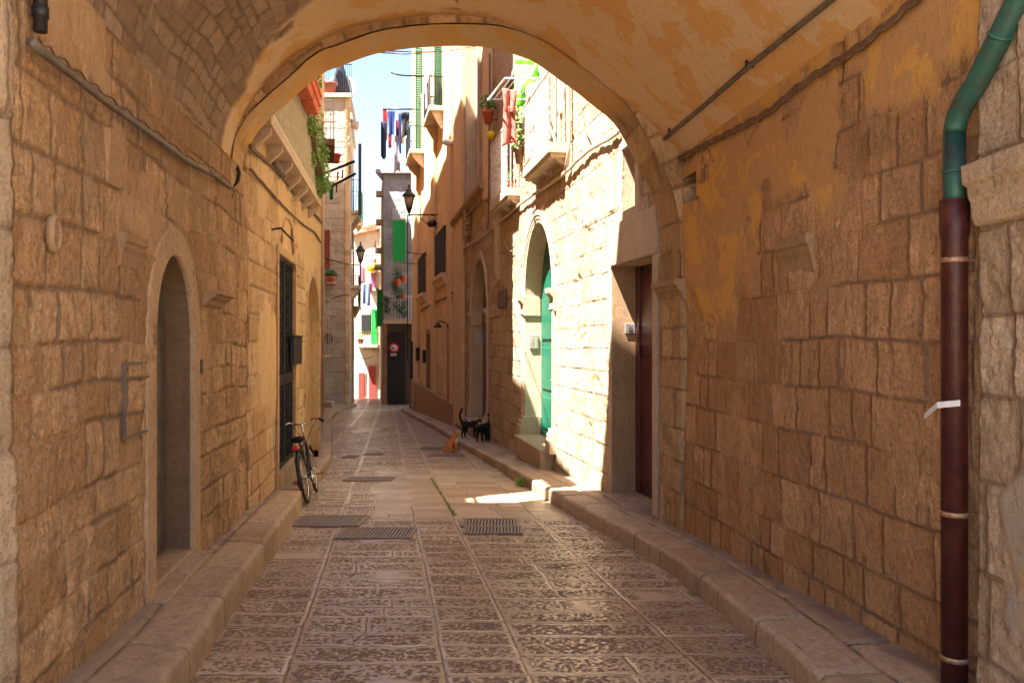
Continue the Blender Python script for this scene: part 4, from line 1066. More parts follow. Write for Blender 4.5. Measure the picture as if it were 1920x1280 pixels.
# ================================================================== R2 APRICOT HOUSE
r2 = thing('apricot_house', tuple(R2.P(10, 0, -4)), 'apricot plastered house with green shutters beyond the limestone palace', 'building')
def hole_px(w, a, b_, t, bt): 
    u0, u1 = sorted((w.u(a), w.u(b_))); return u0, u1, w.z((u0+u1)/2, bt), w.z((u0+u1)/2, t)
wins = [hole_px(R2, 838, 820, 436, 518), hole_px(R2, 800, 788, 482, 552)]
doors = [hole_px(R2, 810, 801, 625, 772)]
sheet('wall', R2, rng(0, R2.L, .06), cat(rng(-4.6, 4, .05), rng(4, 19.5, .12)), 'plaster', r2, 181, (.4, .55), (.6, 1.1), jw=.02, jd=.004, blk=.003, rough=.008, bulge=.03, jvar=.9,
      holes=[rect_hole(a, b_, z0_, z1_) for a, b_, z0_, z1_ in wins+doors])
MB().add(*poly_ext([tuple(R2.P(0.02, -.45, 0))[:2], tuple(R2.P(R2.L, -.45, 0))[:2], (6, 47), (6, 27.02)], -5, 19.4)).build('core_wall', 'core', r2)
MB().wbox(R2, 0, R2.L, -.3, .25, 19.4, 19.8).build('cornice', 'trim', r2)
for a, b_, z0_, z1_ in wins:
    mb = MB(); mb.wbox(R2, a-.14, a, -.2, .04, z0_, z1_).wbox(R2, b_, b_+.14, -.2, .04, z0_, z1_).wbox(R2, a-.14, b_+.14, -.2, .05, z1_, z1_+.12)
    wn = mb.build('window', 'plaster', r2)
    MB().wbox(R2, a, b_, -.2, -.15, z0_, z1_).build('pane', 'glass', wn)
    mb = MB(); quadbars(mb, R2, a, b_, .10, z0_, z1_, .11, .014)
    for k in range(5): mb.wbox(R2, a, b_, .09, .11, z0_+(z1_-z0_)*k/4-.01, z0_+(z1_-z0_)*k/4+.01)
    mb.wbox(R2, a-.1, b_+.1, .0, .13, z1_, z1_+.03)
    mb.build('grille', 'iron', wn)
    MB().prism([R2.P(a-.15, p_, z0_+q_) for p_, q_ in [(0, -.45), (.1, -.42), (.2, -.18), (.24, -.15), (.24, 0), (0, 0)]], R2.d*(b_-a+.3)).build('sill', 'plaster', wn)
for a, b_, z0_, z1_ in doors:
    mb = MB(); mb.wbox(R2, a-.18, a, -.25, .04, z0_, z1_).wbox(R2, b_, b_+.18, -.25, .04, z0_, z1_).wbox(R2, a-.18, b_+.18, -.25, .05, z1_, z1_+.2); mb.build('door_frame', 'trimdark', r2)
    MB().wbox(R2, a, b_, -.25, -.18, z0_, z1_).build('door', 'woodbrown', r2)
for a, b_, d_ in ((868, 858, .1), (850, 842, .10), (818, 812, .12), (786, 781, .14)):
    u0, u1 = sorted((R2.u(a) if a < 857 else .02, R2.u(b_) if b_ < 857 else .35))
    MB().wbox(R2, u0, u1, 0, d_, R2.g(u0)+.1, 12).build('pilaster', 'plaster', r2, .02)
MB().wbox(R2, 0.4, R2.L, 0, .14, -5, R2.z(3, 748)+.0).build('plinth', 'trimdark', r2, .02)
# downpipe
for px_ in (846,):
    mb = MB(); u = R2.u(px_); mb.tube([R2.P(u, .09, R2.g(u)+.2), R2.P(u, .09, R2.z(u, 612))], .05, 8); mb.lathe(R2.P(u, .09, R2.z(u, 612)), [(.08, 0), (.08, .1)], 8)
    mb.build('downpipe', 'galv', r2)
def balcony(w, Ya, Yb, z, p, rh, parent, rail='iron', slab='cementslab', br=True, sc_=.11):
    a, b_ = w.uY(Ya), w.uY(Yb)
    bo = MB().wbox(w, a, b_, -.02, p, z-.2, z).build('balcony', slab, parent, .02)
    if br:
        mb = MB()
        for u in (a+.15, b_-.35): mb.prism([w.P(u, 0, z-.2), w.P(u, p-.1, z-.2), w.P(u, p-.2, z-.4), w.P(u, .08, z-.85), w.P(u, 0, z-.85)], w.d*.2)
        mb.each('bracket', slab, bo)
    mb = MB(); quadbars(mb, w, a+.03, b_-.03, p-.04, z, z+rh, sc_, .011)
    for u in (a+.03, b_-.03):
        n = max(2, int(p/sc_))
        for k in range(n): mb.wbox(w, u-.011, u+.011, p*k/n, p*k/n+.022, z, z+rh)
        mb.wbox(w, u-.015, u+.015, 0, p-.02, z+rh, z+rh+.04)
    mb.wbox(w, a, b_, p-.06, p-.02, z+rh, z+rh+.04)
    mb.build('railing', rail, bo); return bo
b1_ = balcony(R2, 31, 33.6, 9.13, .56, 1.1, r2); b2_ = balcony(R2, 39, 42, 9.36, .72, 1.1, r2)
for bo, Yd, zt in ((b1_, 32.3, 9.13), (b2_, 40.5, 9.36)):
    u = R2.uY(Yd)
    mb = MB().wbox(R2, u-.65, u-.55, 0, .08, zt, zt+2.8).wbox(R2, u+.55, u+.65, 0, .08, zt, zt+2.8).wbox(R2, u-.65, u+.65, 0, .1, zt+2.8, zt+2.95)
    wn = mb.build('balcony_door', 'plaster', bo); MB().wbox(R2, u-.55, u+.55, .0, .03, zt, zt+2.8).build('pane', 'glass', wn)
def louvre(w, u, d0, d1, z0_, z1_, mat, parent, name='shutter'):
    """open shutter leaf standing out from the wall"""
    o = MB().wbox(w, u-.025, u+.025, d0, d0+.06, z0_, z1_).wbox(w, u-.025, u+.025, d1-.06, d1, z0_, z1_).wbox(w, u-.025, u+.025, d0+.06, d1-.06, z1_-.08, z1_).wbox(w, u-.025, u+.025, d0+.06, d1-.06, z0_, z0_+.1)
    n = int((z1_-z0_)/.09)
    for k in range(n):
        z = z0_+.1+k*(z1_-z0_-.2)/n; o.hexa([w.P(u-.02, d0+.06, z), w.P(u-.01, d0+.06, z), w.P(u-.01, d1-.06, z), w.P(u-.02, d1-.06, z), w.P(u+.01, d0+.06, z+.085), w.P(u+.02, d0+.06, z+.085), w.P(u+.02, d1-.06, z+.085), w.P(u+.01, d1-.06, z+.085)])
    return o.build(name, mat, parent)
louvre(R2, R2.uY(31.6), .02, .30, 9.3, 12.3, 'darkgreen', b1_); louvre(R2, R2.uY(39.9), .02, .36, 9.5, 14.6, 'darkgreen', b2_)
o = cloth('balcony_screen', R2.P(R2.uY(31.2), .52, 11.2), R2.P(R2.uY(33.4), .52, 11.2), 2.0, 'greycloth', None, 8, .02)
tag(o, 'grey screen hung on the nearer apricot house balcony', 'screen')
# laundry
tag(MB().tube([at(718, 205, 40), at(776, 205, 40)], .045, 6).tube([at(776, 205, 40), R2.P(R2.uY(40), 0, 11.5)], .03, 6).build('laundry_pole', 'iron'), 'dark horizontal laundry pole with washing beyond the arch', 'pole')
tag(MB().tube([at(733, 136, 34), at(745, 140, 34), at(760, 142, 34), at(795, 143, 34)], .04, 6).tube([at(795, 143, 34), R2.P(R2.uY(34), 0, 11.3)], .03, 6).build('laundry_pole', 'iron'), 'empty curved laundry pole above the washing', 'pole')
for i, (x0, x1, y0, y1, mat, lab, ct, tp) in enumerate([
    (714, 724, 228, 296, 'navy', 'navy trousers, leftmost garment on the laundry pole', 'trousers', .0),
    (717, 725, 205, 268, 'redcloth', 'red garment hanging right beside the navy trousers', 'garment', .3),
    (722, 727, 206, 262, 'whitecloth', 'thin white garment between the red one and the blue shirt', 'garment', .2),
    (727, 741, 208, 254, 'blue', 'blue shirt in the middle of the laundry pole', 'shirt', .4),
    (728, 735, 250, 278, 'redcloth', 'small red cloth hanging under the blue shirt', 'cloth', .2),
    (742, 749, 225, 290, 'maroon', 'long maroon garment right of the blue shirt', 'garment', .2),
    (747, 753, 212, 285, 'blue', 'narrow blue garment beside the long maroon one', 'garment', .2),
    (740, 750, 255, 322, 'greycloth', 'long grey towel hanging lowest on the laundry pole', 'towel', -.1),
    (753, 768, 210, 256, 'blackcloth', 'black garment at the wall end of the laundry pole', 'garment', .2)]):
    Yc = 40+.12*(i % 3)-.12
    tag(cloth('garment', at(x0, y0, Yc), at(x1, y0, Yc), (y1-y0)*Yc/F, mat, None, i, .03, tp), lab, ct)
# cables across
tag(MB().tube([at(700, 98, 11), at(760, 102, 16), at(820, 98, 24), at(905, 90, 22)], .012, 5).build('cable', 'cable'), 'cable crossing the sky just below the arch crown', 'cable')
tag(MB().tube([at(725, 96, 10.5), at(780, 98, 16), at(840, 96, 24), at(900, 86, 21)], .01, 5).build('cable', 'iron'), 'second thinner cable crossing just below the arch crown', 'cable')
tag(R2 and MB().tube([R2.P(R2.uY(47), .0, 12.9), R2.P(R2.uY(47), .45, 12.9), R2.P(R2.uY(47), .5, 12.6), R2.P(R2.uY(47), .5, 11.6)], .1, 8).build('flue_pipe', 'cementslab'), 'cream flue pipe bending down at the far top of the apricot house', 'pipe')
tag(MB().lathe(R1.P(R1.u(852), 0, R1.z(R1.u(852), 268)), [(.11, 0), (.11, .35), (.07, .36), (.07, .42)], 12, axis=R1.n).build('security_camera', 'whitemetal'), 'small white cylinder camera on the pinkish wall right of the balconies', 'camera')

# street lamps
def lantern(base, lab, h=1.15, w_=.26):
    t = thing('street_lamp', tuple(base), lab, 'street lamp', 'lanterns on wall brackets')
    b = Vector(base); s = h/1.15
    MB().lathe(b, [(.03*s, -.06*s), (.06*s, 0), (.13*s, .16*s), (.14*s, .17*s)], 8).build('lamp_base', 'iron', t)
    MB().lathe(b+Vector((0, 0, .17*s)), [(.13*s, 0), (w_*s, .48*s)], 4).build('lamp_glass', 'lampglass', t)
    mb = MB()
    for k in range(4):
        q = 2*math.pi*(k+.5)/4
        mb.tube([b+Vector((.135*s*math.cos(q), .135*s*math.sin(q), .17*s)), b+Vector((w_*s*1.02*math.cos(q), w_*s*1.02*math.sin(q), .65*s))], .016*s, 5)
    mb.build('lamp_frame', 'iron', t)
    MB().lathe(b+Vector((0, 0, .65*s)), [(w_*1.13*s, 0), (w_*1.15*s, .03*s), (w_*.6*s, .18*s), (w_*.5*s, .2*s), (w_*.48*s, .27*s), (w_*.2*s, .33*s), (.03*s, .36*s), (.06*s, .42*s), (.04*s, .47*s), (.01*s, .52*s)], 4 if 0 else 8).build('lamp_cap', 'iron', t)
    return t
lb = at(767, 398, 33); lt = lantern(lb, 'near wall lantern on a scrolled bracket in front of the apricot house')
mb = MB(); wp_ = R2.P(R2.uY(33), 0, lb.z-.10); tip = lb+Vector((0, 0, -.10))
mb.tube([tip, wp_], .03, 6); mb.tube([tip+Vector((0, 0, .1)), tip-Vector((0, 0, .06))], .03, 6)
mb.tube([tip.lerp(wp_, .3), tip.lerp(wp_, .62)+Vector((0, 0, -.38)), wp_+Vector((0, 0, -.55))], .016, 5)
def spiral(c, r0, turns, ax, up=Vector((0, 0, 1)), n=26, s=1):
    return [Vector(c)+ax*(r0*(1-t/n*.75)*math.cos(s*t/n*turns*6.28))+up*(r0*(1-t/n*.75)*math.sin(s*t/n*turns*6.28)) for t in range(n)]
ax = (wp_-tip).normalized()
mb.tube(spiral(tip.lerp(wp_, .8)+Vector((0, 0, -.22)), .2, 1.6, ax), .014, 5); mb.tube(spiral(tip.lerp(wp_, .18)+Vector((0, 0, -.14)), .1, 1.4, ax), .012, 5)
mb.build('bracket', 'iron', lt)
MB().tube([tip+Vector((-.06, 0, 0)), Vector((tip.x-.06, 33, gzf(33)+2.6))], .02, 6).build('cable_pipe', 'iron', lt)
lb2 = at(676, 494, 50.5); lt2 = lantern(lb2, 'distant wall lantern in front of the white house at the street end', 1.35)
MB().tube([lb2-Vector((0, 0, .1)), at(655, 497, 50.3)], .035, 6).build('bracket', 'iron', lt2)
# floodlight
p = R2.P(R2.uY(33.2), .02, R2.z(R2.uY(33.2), 418)); mb = MB(); mb.tube([p, p+R2.n*.18], .04).lathe(p+R2.n*.15+Vector((0, 0, -.02)), [(.06, -.12), (.14, -.1), (.15, .1), (.1, .24)], 10, axis=(R2.n+Vector((0, -.2, -.25))))
tag(mb.build('floodlight', 'iron'), 'black floodlight on the apricot wall under the lantern bracket', 'floodlight')
p = R2.P(R2.u(838), 0, R2.z(R2.u(838), 606)); mb = MB(); mb.tube([p, p+R2.n*.3+Vector((0, 0, .1)), p+R2.n*.34], .02).lathe(p+R2.n*.34+Vector((0, 0, -.16)), [(.16, 0), (.14, .06), (.05, .16), (.03, .2)], 10)
tag(mb.build('wall_lamp', 'iron'), 'small dark hooded wall lamp on the apricot house at door height', 'lamp')
for k, (px, py) in enumerate(((799, 670), (786, 665))):
    u = R2.u(px); tag(MB().wbox(R2, u-.25, u+.25, 0, .18, R2.z(u, py+10), R2.z(u, py-12)).wbox(R2, u-.28, u+.28, 0, .2, R2.z(u, py-12), R2.z(u, py-12)+.05).build('letter_box', 'iron'), ('black wall box nearer the brown door of the apricot house', 'black wall box farther along the apricot house')[k], 'wall box')
# laundry rails on window 2
u0, u1 = R2.u(802), R2.u(786); z = R2.z(u0, 478)
tag(MB().tube([R2.P(u0, 0, z), R2.P(u0, 1.0, z+.1)], .02, 5).tube([R2.P(u1, 0, z), R2.P(u1, 1.0, z+.1)], .02, 5).tube([R2.P(u0, .85, z+.09), R2.P(u1, .85, z+.09)], .015, 5).tube([R2.P(u0, .5, z+.05), R2.P(u1, .5, z+.05)], .01, 5).build('laundry_rail', 'iron'), 'empty iron laundry rail above the farther grilled window', 'laundry rail')

# ================================================================== L2 and B3
l2 = thing('brown_house', tuple(L2.P(12, 0, -3)), 'narrowly visible tall house behind the ochre house on the left', 'building')
sheet('wall', L2, rng(0, L2.L, .09), rng(-4.6, 17.2, .09), 'trimdark', l2, 201, (.3, .45), (.5, .9), jw=.03, jd=.02, rough=.01)
MB().add(*poly_ext([tuple(L2.P(0, -.45, 0))[:2], tuple(L2.P(L2.L, -.45, 0))[:2], (-22, 48), (-22, 16.02)], -5, 17.1)).build('core_wall', 'core', l2)
o = balcony(L2, 24, 26.5, 6.1, .42, 1.15, l2, 'whitemetal', 'woodbrown', False)
o = balcony(L2, 33, 35.5, -.6, .35, 1.6, l2, 'creambars', 'cementslab', False)
for k, (a, b_) in enumerate(((((607, 326), 31), ((664, 303), 28)), (((607, 357), 31), ((666, 326), 28)))):
    tag(MB().tube([at(*a[0], a[1]), at(*b_[0], b_[1])], .05, 6).build('laundry_pole', 'iron'), ('upper of two slanting poles left of the sky gap', 'lower of two slanting poles left of the sky gap')[k], 'pole')
for k, (px, py) in enumerate(((612, 334), (632, 322), (641, 318), (655, 310), (630, 345))):
    tag(cloth('rag', at(px, py, 29.5), at(px+3, py, 29.5), .32, 'redcloth', None, k, .02, .3, 3, 4), 'small red rag hanging on the slanting poles', 'rag', 'red rags on the slanting poles')
tag(cloth('scarf', at(617, 348, 29.5), at(626, 350, 29.5), .5, 'teal', None, 3, .06, .3), 'dark green cloth hanging below the lower slanting pole', 'cloth')
t = pot('hanging_pot', at(629, 306, 30), .2, .34, 'terra', 'terracotta pot hanging above the slanting poles', None, 0)
MB().tube([at(629, 300, 30), at(622, 285, 31)], .008, 5).build('wire', 'iron', t)

b3 = thing('corner_house', (-11, 50, -4.2), 'tall pale stone corner house with rooftop terrace on the left of the sky', 'building')
BF = WF(-13.4, 50, (656-960)*50/F, 50, 1)
BF.n = Vector((0, -1, 0))
sheet('wall', BF, rng(0, BF.L, .06), rng(-4.6, 15.2, .06), 'pale', b3, 211, (.36, .5), (.5, .95), jw=.04, jd=.03, rough=.02, blk=.03, skirt=.3)
BS = WF(BF.P(BF.L, 0, 0).x, 50.0, -11.45, 58, 1)
sheet('wall', BS, rng(0, BS.L, .1), rng(-4.6, 15.2, .1), 'ochre', b3, 213, (.36, .5), (.5, .95), jw=.03, jd=.02, skirt=.3)
MB().add(*poly_ext([(-20, 50.3), (-10.45, 50.3), (-11.8, 58), (-20, 58)], -5, 15.2)).build('core_wall', 'core', b3)
MB().add(*poly_ext([(-20, 49.75), (-10.0, 49.75), (-11.15, 58), (-20, 58)], 15.2, 15.45)).build('cornice', 'pale', b3)
MB().wbox(BS, 0, BS.L, 0, .15, 13.9, 14.3).build('ledge', 'pale', b3)
mb = MB()
for k in range(26):
    x = -13+k*.12; mb.box(x-.012, x+.012, 49.8, 49.83, 15.45, 17.2)
mb.box(-13, -9.95, 49.79, 49.84, 17.2, 17.26); mb.build('terrace_railing', 'iron', b3)
# shutters & windows on B3 front
def wy(px): return (px-960)*50/F
def zy(py, Y=50): return (640-py)*Y/F
wn = MB().box(wy(600), wy(620), 49.90, 49.97, zy(503), zy(501)).box(wy(600), wy(620), 49.9, 49.97, zy(432), zy(429)).build('window', 'pale', b3)
louvre(BF, BF.u(611), .04, .06, 0, 0, 'redwood', wn) if 0 else None
mb = MB(); x0, x1 = wy(602), wy(619)
mb.box(x0, x0+.06, 49.88, 49.94, zy(501), zy(432)).box(x1-.06, x1, 49.88, 49.94, zy(501), zy(432)).box(x0, x1, 49.88, 49.94, zy(434), zy(431.5)).box(x0, x1, 49.88, 49.94, zy(503), zy(500))
for k in range(24):
    z = zy(500)+k*(zy(434)-zy(500))/24; mb.hexa([(x0+.06, 49.9, z), (x1-.06, 49.9, z), (x1-.06, 49.91, z), (x0+.06, 49.91, z), (x0+.06, 49.94, z+.08), (x1-.06, 49.94, z+.08), (x1-.06, 49.95, z+.08), (x0+.06, 49.95, z+.08)])
mb.build('shutter', 'redwood', wn)
mb = MB(); c = Vector((wy(616), 49.95, zy(634))); mb.lathe(c, [(.36, 0), (.36, .06), (.3, .08), (.28, .06)], 20, axis=Vector((0, -1, 0)), sx=1, sy=.72); pq = mb.build('plaque', 'plaque', b3)
# B3 low balcony railings / pots
pot('flower_pot', Vector((wy(622), 49.7, zy(530))), .28, .35, 'terra', 'red flower pot with trailing leaves on the corner house front', None, 130, .4, 'leafdark', 6, .25)
tag(MB().box(wy(614), wy(630), 49.5, 49.95, zy(532), zy(530)).build('shelf', 'cementslab'), 'stone shelf under the red flower pot on the corner house', 'shelf')
tag(MB().tube([at(600, 480, 49.8), at(620, 487, 49.8), at(640, 493, 49.7), at(655, 496, 49.6)], .03, 5).build('cable', 'iron'), 'dark cable strung across the corner house front below the red brown shutter', 'cable')
tag(MB().tube([at(622, 560, 49.7), at(640, 554, 49.7), at(655, 552, 49.7)], .03, 5).build('cable', 'iron'), 'short dark cable lower on the corner house front above the oval plaque', 'cable')
bb = balcony(BS, 50.6, 54.5, zy(392, 52.0)-.3, .55, 1.9, b3, 'iron', 'cementslab', True, .18)
bb = balcony(BS, 50.2, 53.0, zy(533, 51)-.1, .65, 2.3, b3, 'iron', 'cementslab', True, .16)
MB().wbox(BS, .5, .75, .5, .7, zy(392)-.3, zy(265)).build('iron_post', 'iron', b3)
for u_, z0_, z1_ in ((1.8, 8.0, 11), (1.6, 3.6, 6.3)):
    wn = MB().wbox(BS, u_-.7, u_+.7, 0, .06, z0_, z1_).build('window', 'trim', b3); MB().wbox(BS, u_-.55, u_+.55, .06, .08, z0_+.1, z1_-.15).build('pane', 'glass', wn)
# roof things
pot('flower_pot', Vector((wy(616), 50.3, 15.46)), .45, .75, 'terra', 'large terracotta pot on the corner house terrace floor', None, 0)
pot('flower_pot', Vector((wy(624), 50.2, 17.26)), .3, .5, 'terra', 'small terracotta pot on top of the terrace railing', None, 40, .25, 'leafdark', 8)
mb = MB(); c = Vector((wy(632), 51.0, 15.45)); mb.lathe(c, [(.75, 0), (.45, 1.2), (.08, 2.6), (.03, 2.9)], 10); tag(mb.build('closed_parasol', 'blackcloth'), 'closed dark parasol on the corner house terrace', 'parasol')
t = thing('satellite_dish', (wy(643), 51, 15.45), 'white round satellite dish beside the closed parasol on the terrace', 'satellite dish')
c = at(642, 165, 51); prof = [(0.01, -.18), (.4, -.15), (.7, -.06), (.9, .06), (.9, .09), (.7, -.02), (.4, -.1), (.01, -.13)]
MB().lathe(c, prof, 24, axis=Vector((.35, -1, .25))).build('dish', 'signwhite', t)
MB().tube([c, Vector((c.x, 51.1, 15.4))], .05, 6).build('mast', 'iron', t)
tag(MB().tube([at(655, 232, 50.5), at(672, 236, 50.5)], .25, 4).build('gutter_spout', 'cementslab'), 'pale spout sticking out to the right of the corner house', 'spout')
t = thing('tv_aerial', tuple(at(649, 205, 52)), 'thin roof aerial at the right edge of the corner house terrace', 'aerial')
MB().tube([at(648, 207, 50.5), at(658, 205, 50.5), at(656, 192, 50.5)], .03, 5).build('mast', 'iron', t)
# left extra terrace: second block behind B3
b4 = thing('green_terrace_house', (-11.6, 60, -4.4), 'house with green metal balcony just right of the corner house', 'building')
MB().add(*poly_ext([(-20, 58.1), (-11.65, 58.1), (-12.0, 60.5), (-20, 60.5)], -5, 6.5)).build('wall', 'ochre', b4)
B4 = WF(-11.65, 58.1, -12.6, 66, 1)
balcony(B4, 58.6, 62, zy(413, 60), .6, 2.2, b4, 'darkgreen', 'cementslab', True, .2)
balcony(B4, 58.6, 61, zy(575, 60), .5, 2.2, b4, 'iron', 'cementslab', True, .2)

# ================================================================== FAR WHITE HOUSE
YW = 64.
wh = thing('white_house', ((690-960)*YW/F, YW, -4.5), 'sunlit white house closing the far end of the street', 'building')
FW = WF((640-960)*YW/F, YW, (745-960)*YW/F, YW, 1); FW.n = Vector((0, -1, 0))
sheet('wall', FW, rng(0, FW.L, .1), rng(-4.6, (640-432)*YW/F, .1), 'white', wh, 221, (.5, .6), (.8, 1.2), jw=.03, jd=.01, skirt=.3)
MB().box(FW.p.x, FW.p.x+FW.L, YW+.3, YW+8, -5, (640-433)*YW/F).build('core_wall', 'white', wh)
def fx(px, Y=YW): return (px-960)*Y/F
def fz(py, Y=YW): return (640-py)*Y/F
mb = MB(); mb.hexa([(fx(660), YW-.35, fz(443)), (fx(740), YW-.35, fz(424)), (fx(740), YW+1, fz(424)), (fx(660), YW+1, fz(443)), (fx(660), YW-.35, fz(440)), (fx(740), YW-.35, fz(421)), (fx(740), YW+1, fz(421)), (fx(660), YW+1, fz(440))])
mb.build('roof_edge', 'terra', wh)
def fwin(x0, x1, y0, y1, mat, nm='window', pan='shutter'):
    wn = MB().box(fx(x0)-.1, fx(x1)+.1, YW-.06, YW-.02, fz(y1)-.1, fz(y0)+.12).build(nm, 'pale', wh); MB().box(fx(x0), fx(x1), YW-.12, YW-.06, fz(y1), fz(y0)).build(pan, mat, wn)
fwin(695, 705, 487, 545, 'purple'); fwin(676, 681, 500, 527, 'purple')
fwin(673, 683.5, 699, 749, 'reddoor', 'door', 'door_leaf'); fwin(692.5, 705, 686, 749, 'reddoor', 'door', 'door_leaf')
fwin(678, 694, 590, 620, 'glass'); fwin(697, 707, 580, 645, 'brightgreen')
bo = balcony(FW, 1, 2, 0, .1, .1, wh) if 0 else None
mb = MB().box(fx(672), fx(712), YW-1.0, YW-.02, fz(652), fz(645)).build('balcony', 'cementslab', wh, .05)
m2 = MB().prism([Vector((fx(684), YW, fz(652))), Vector((fx(702), YW, fz(652))), Vector((fx(700), YW, fz(657))), Vector((fx(686), YW, fz(657)))], (0, -.8, 0)); m2.build('bracket', 'cementslab', mb)
m2 = MB()
for k in range(14): x = fx(672)+(fx(712)-fx(672))*k/13; m2.box(x-.02, x+.02, YW-.98, YW-.94, fz(645), fz(624))
m2.box(fx(672), fx(712), YW-.99, YW-.93, fz(624), fz(623)); m2.build('railing', 'iron', mb)
mb = MB().box(fx(694), fx(707), YW-.8, YW-.02, fz(546), fz(540)).build('balcony', 'cementslab', wh)
tag(cloth('sheet', at(680, 531, YW-1.6), at(694, 531, YW-1.6), 39*YW/F, 'bluesheet', None, 5, .06), 'slate blue sheet hanging in front of the white house', 'sheet')
tag(cloth('garment', at(694, 531, YW-1.4), at(698, 531, YW-1.4), 16*YW/F, 'redcloth', None, 5, .03), 'small red cloth right of the slate blue sheet', 'cloth')
tag(cloth('garment', at(671, 540, 60), at(676, 540, 60), 30*60/F, 'navy', None, 6, .05), 'navy cloth hanging left of the slate blue sheet', 'cloth')
tag(MB().tube([at(668, 526, 58), at(695, 533, 61), at(716, 548, 56)], .025, 5).build('clothes_line', 'iron'), 'dark line sagging in front of the white house', 'line')
tag(MB().tube([at(668, 668, 60), at(685, 673, 61), at(700, 668, 63)], .025, 5).build('cable', 'iron'), 'low sagging cable on the white house above the red doors', 'cable')
t = pot('flower_pot', Vector((fx(679), YW-.6, fz(645))), .25, .4, 'terra', 'terracotta pot on the white house balcony', None, 50, .3, 'leaf', 9, .5)
tag(MB().lathe(at(699, 512, YW-.5), [(.1, 0), (.45, .2), (.5, .5), (.3, .8)], 10).build('hanging_ball', 'yellow'), 'yellow hanging decoration in front of the purple shutter', 'decoration')
# roofs farther away
rf = thing('rooftop_house', (fx(690, 75), 75, -4.8), 'jumble of distant white rooftop walls above the white house', 'building')
MB().box(fx(655, 75), fx(730, 75), 75, 82, -5, fz(428, 75)).box(fx(662, 75), fx(690, 75), 77, 82, 0, fz(414, 75)).box(fx(700, 75), fx(735, 75), 78, 84, 0, fz(409, 75)).build('wall', 'white', rf)
mb = MB()
for k in range(7): x = fx(672+k*7, 74.5); mb.box(x-.15, x+.15, 74.6, 75, fz(436-2*k, 75), fz(429-2*k, 75))
mb.each('chimney', 'terra', rf)

# ================================================================== R3 GREY HOUSE
Y3 = 54.
r3 = thing('grey_house', (fx(740, Y3), Y3, -4.3), 'blue grey shaded stone house with bright green shutter right of the street end', 'building')
GF = WF(fx(718, Y3), Y3, -3., Y3, 1); GF.n = Vector((0, -1, 0))
GS = WF(fx(718, Y3), Y3, fx(711, 66), 66., -1)
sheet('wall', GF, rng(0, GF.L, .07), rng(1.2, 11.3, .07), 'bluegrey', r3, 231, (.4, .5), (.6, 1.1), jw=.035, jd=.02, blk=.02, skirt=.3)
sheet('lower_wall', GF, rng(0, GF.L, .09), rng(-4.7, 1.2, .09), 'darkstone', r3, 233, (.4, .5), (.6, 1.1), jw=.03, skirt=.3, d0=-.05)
sheet('side_wall', GS, rng(0, GS.L, .1), rng(-4.7, 11.3, .1), 'trimdark', r3, 235, (.4, .5), (.6, 1.1), skirt=.3)
MB().add(*poly_ext([(GF.p.x+.3, Y3+.3), (0, Y3+.3), (0, 64), (fx(711, 66)+.5, 66)], -5, 11.3)).build('core_wall', 'core', r3)
MB().box(GF.p.x-.45, 0, Y3-.35, Y3+10, 11.3, 11.55).build('cornice', 'bluegrey', r3)
for k, z in enumerate((10.2, 8.3, 6.4)): MB().wbox(GS, .2+k*.2, .9+k*.2, 0, .45, z-.35, z).build('corbel', 'trimdark', r3)
# wooden gate to the ground floor
MB().wbox(GF, 0.3, 1.5, .02, .06, -4.4, .6).build('gate', 'iron', r3)
# balcony with white bars
mb = MB().wbox(GF, .2, GF.L, -.02, 1.1, fz(600, Y3)-.25, fz(600, Y3)).build('balcony', 'cementslab', r3)
m2 = MB(); quadbars(m2, GF, 1.0, 2.9, 1.05, fz(600, Y3), fz(558, Y3), .16, .018); m2.wbox(GF, .2, 2.9, 1.02, 1.08, fz(558, Y3), fz(556, Y3)); m2.build('railing', 'whitemetal', mb)
MB().wbox(GF, .25, .95, .98, 1.03, fz(600, Y3), fz(556, Y3)).build('railing_screen', 'bluegrey', mb)
m2 = MB().wbox(GF, .75, 1.55, 0, .5, fz(412, Y3)-.25, fz(412, Y3)).build('balcony', 'cementslab', r3)
m3 = MB(); quadbars(m3, GF, .78, 1.5, .45, fz(412, Y3), fz(392, Y3), .13, .02); m3.build('railing', 'whitemetal', m2)
m2 = MB().wbox(GS, .5, 3, 0, .55, fz(497, 55)-.2, fz(497, 55)).build('balcony', 'cementslab', r3)
m3 = MB(); quadbars(m3, GS, .5, 3, .5, fz(497, 55), fz(455, 55), .2, .02); m3.wbox(GS, .5, 3, .48, .52, fz(455, 55), fz(453, 55)); m3.build('railing', 'iron', m2)
# the bright green shutter
def shutter_front(x0, x1, y0, y1, Y, parent, mat='brightgreen'):
    a, b_, z0_, z1_ = fx(x0, Y), fx(x1, Y), fz(y1, Y), fz(y0, Y)
    mb = MB().box(a, a+.1, Y-.05, Y+.02, z0_, z1_).box(b_-.1, b_, Y-.05, Y+.02, z0_, z1_).box(a+.1, b_-.1, Y-.05, Y+.02, z1_-.12, z1_).box(a+.1, b_-.1, Y-.05, Y+.02, z0_, z0_+.14)
    n = int((z1_-z0_)/.11)
    for k in range(n):
        z = z0_+.14+k*(z1_-z0_-.26)/n; mb.hexa([(a+.1, Y-.04, z), (b_-.1, Y-.04, z), (b_-.1, Y-.03, z), (a+.1, Y-.03, z), (a+.1, Y, z+.11), (b_-.1, Y, z+.11), (b_-.1, Y+.01, z+.11), (a+.1, Y+.01, z+.11)])
    return mb.build('shutter', mat, parent)
shutter_front(737, 760, 413, 490, 53.4, r3)
shutter_front(707, 717, 543, 612, 56, r3)
shutter_front(697, 707, 581, 645, YW-.95, wh)
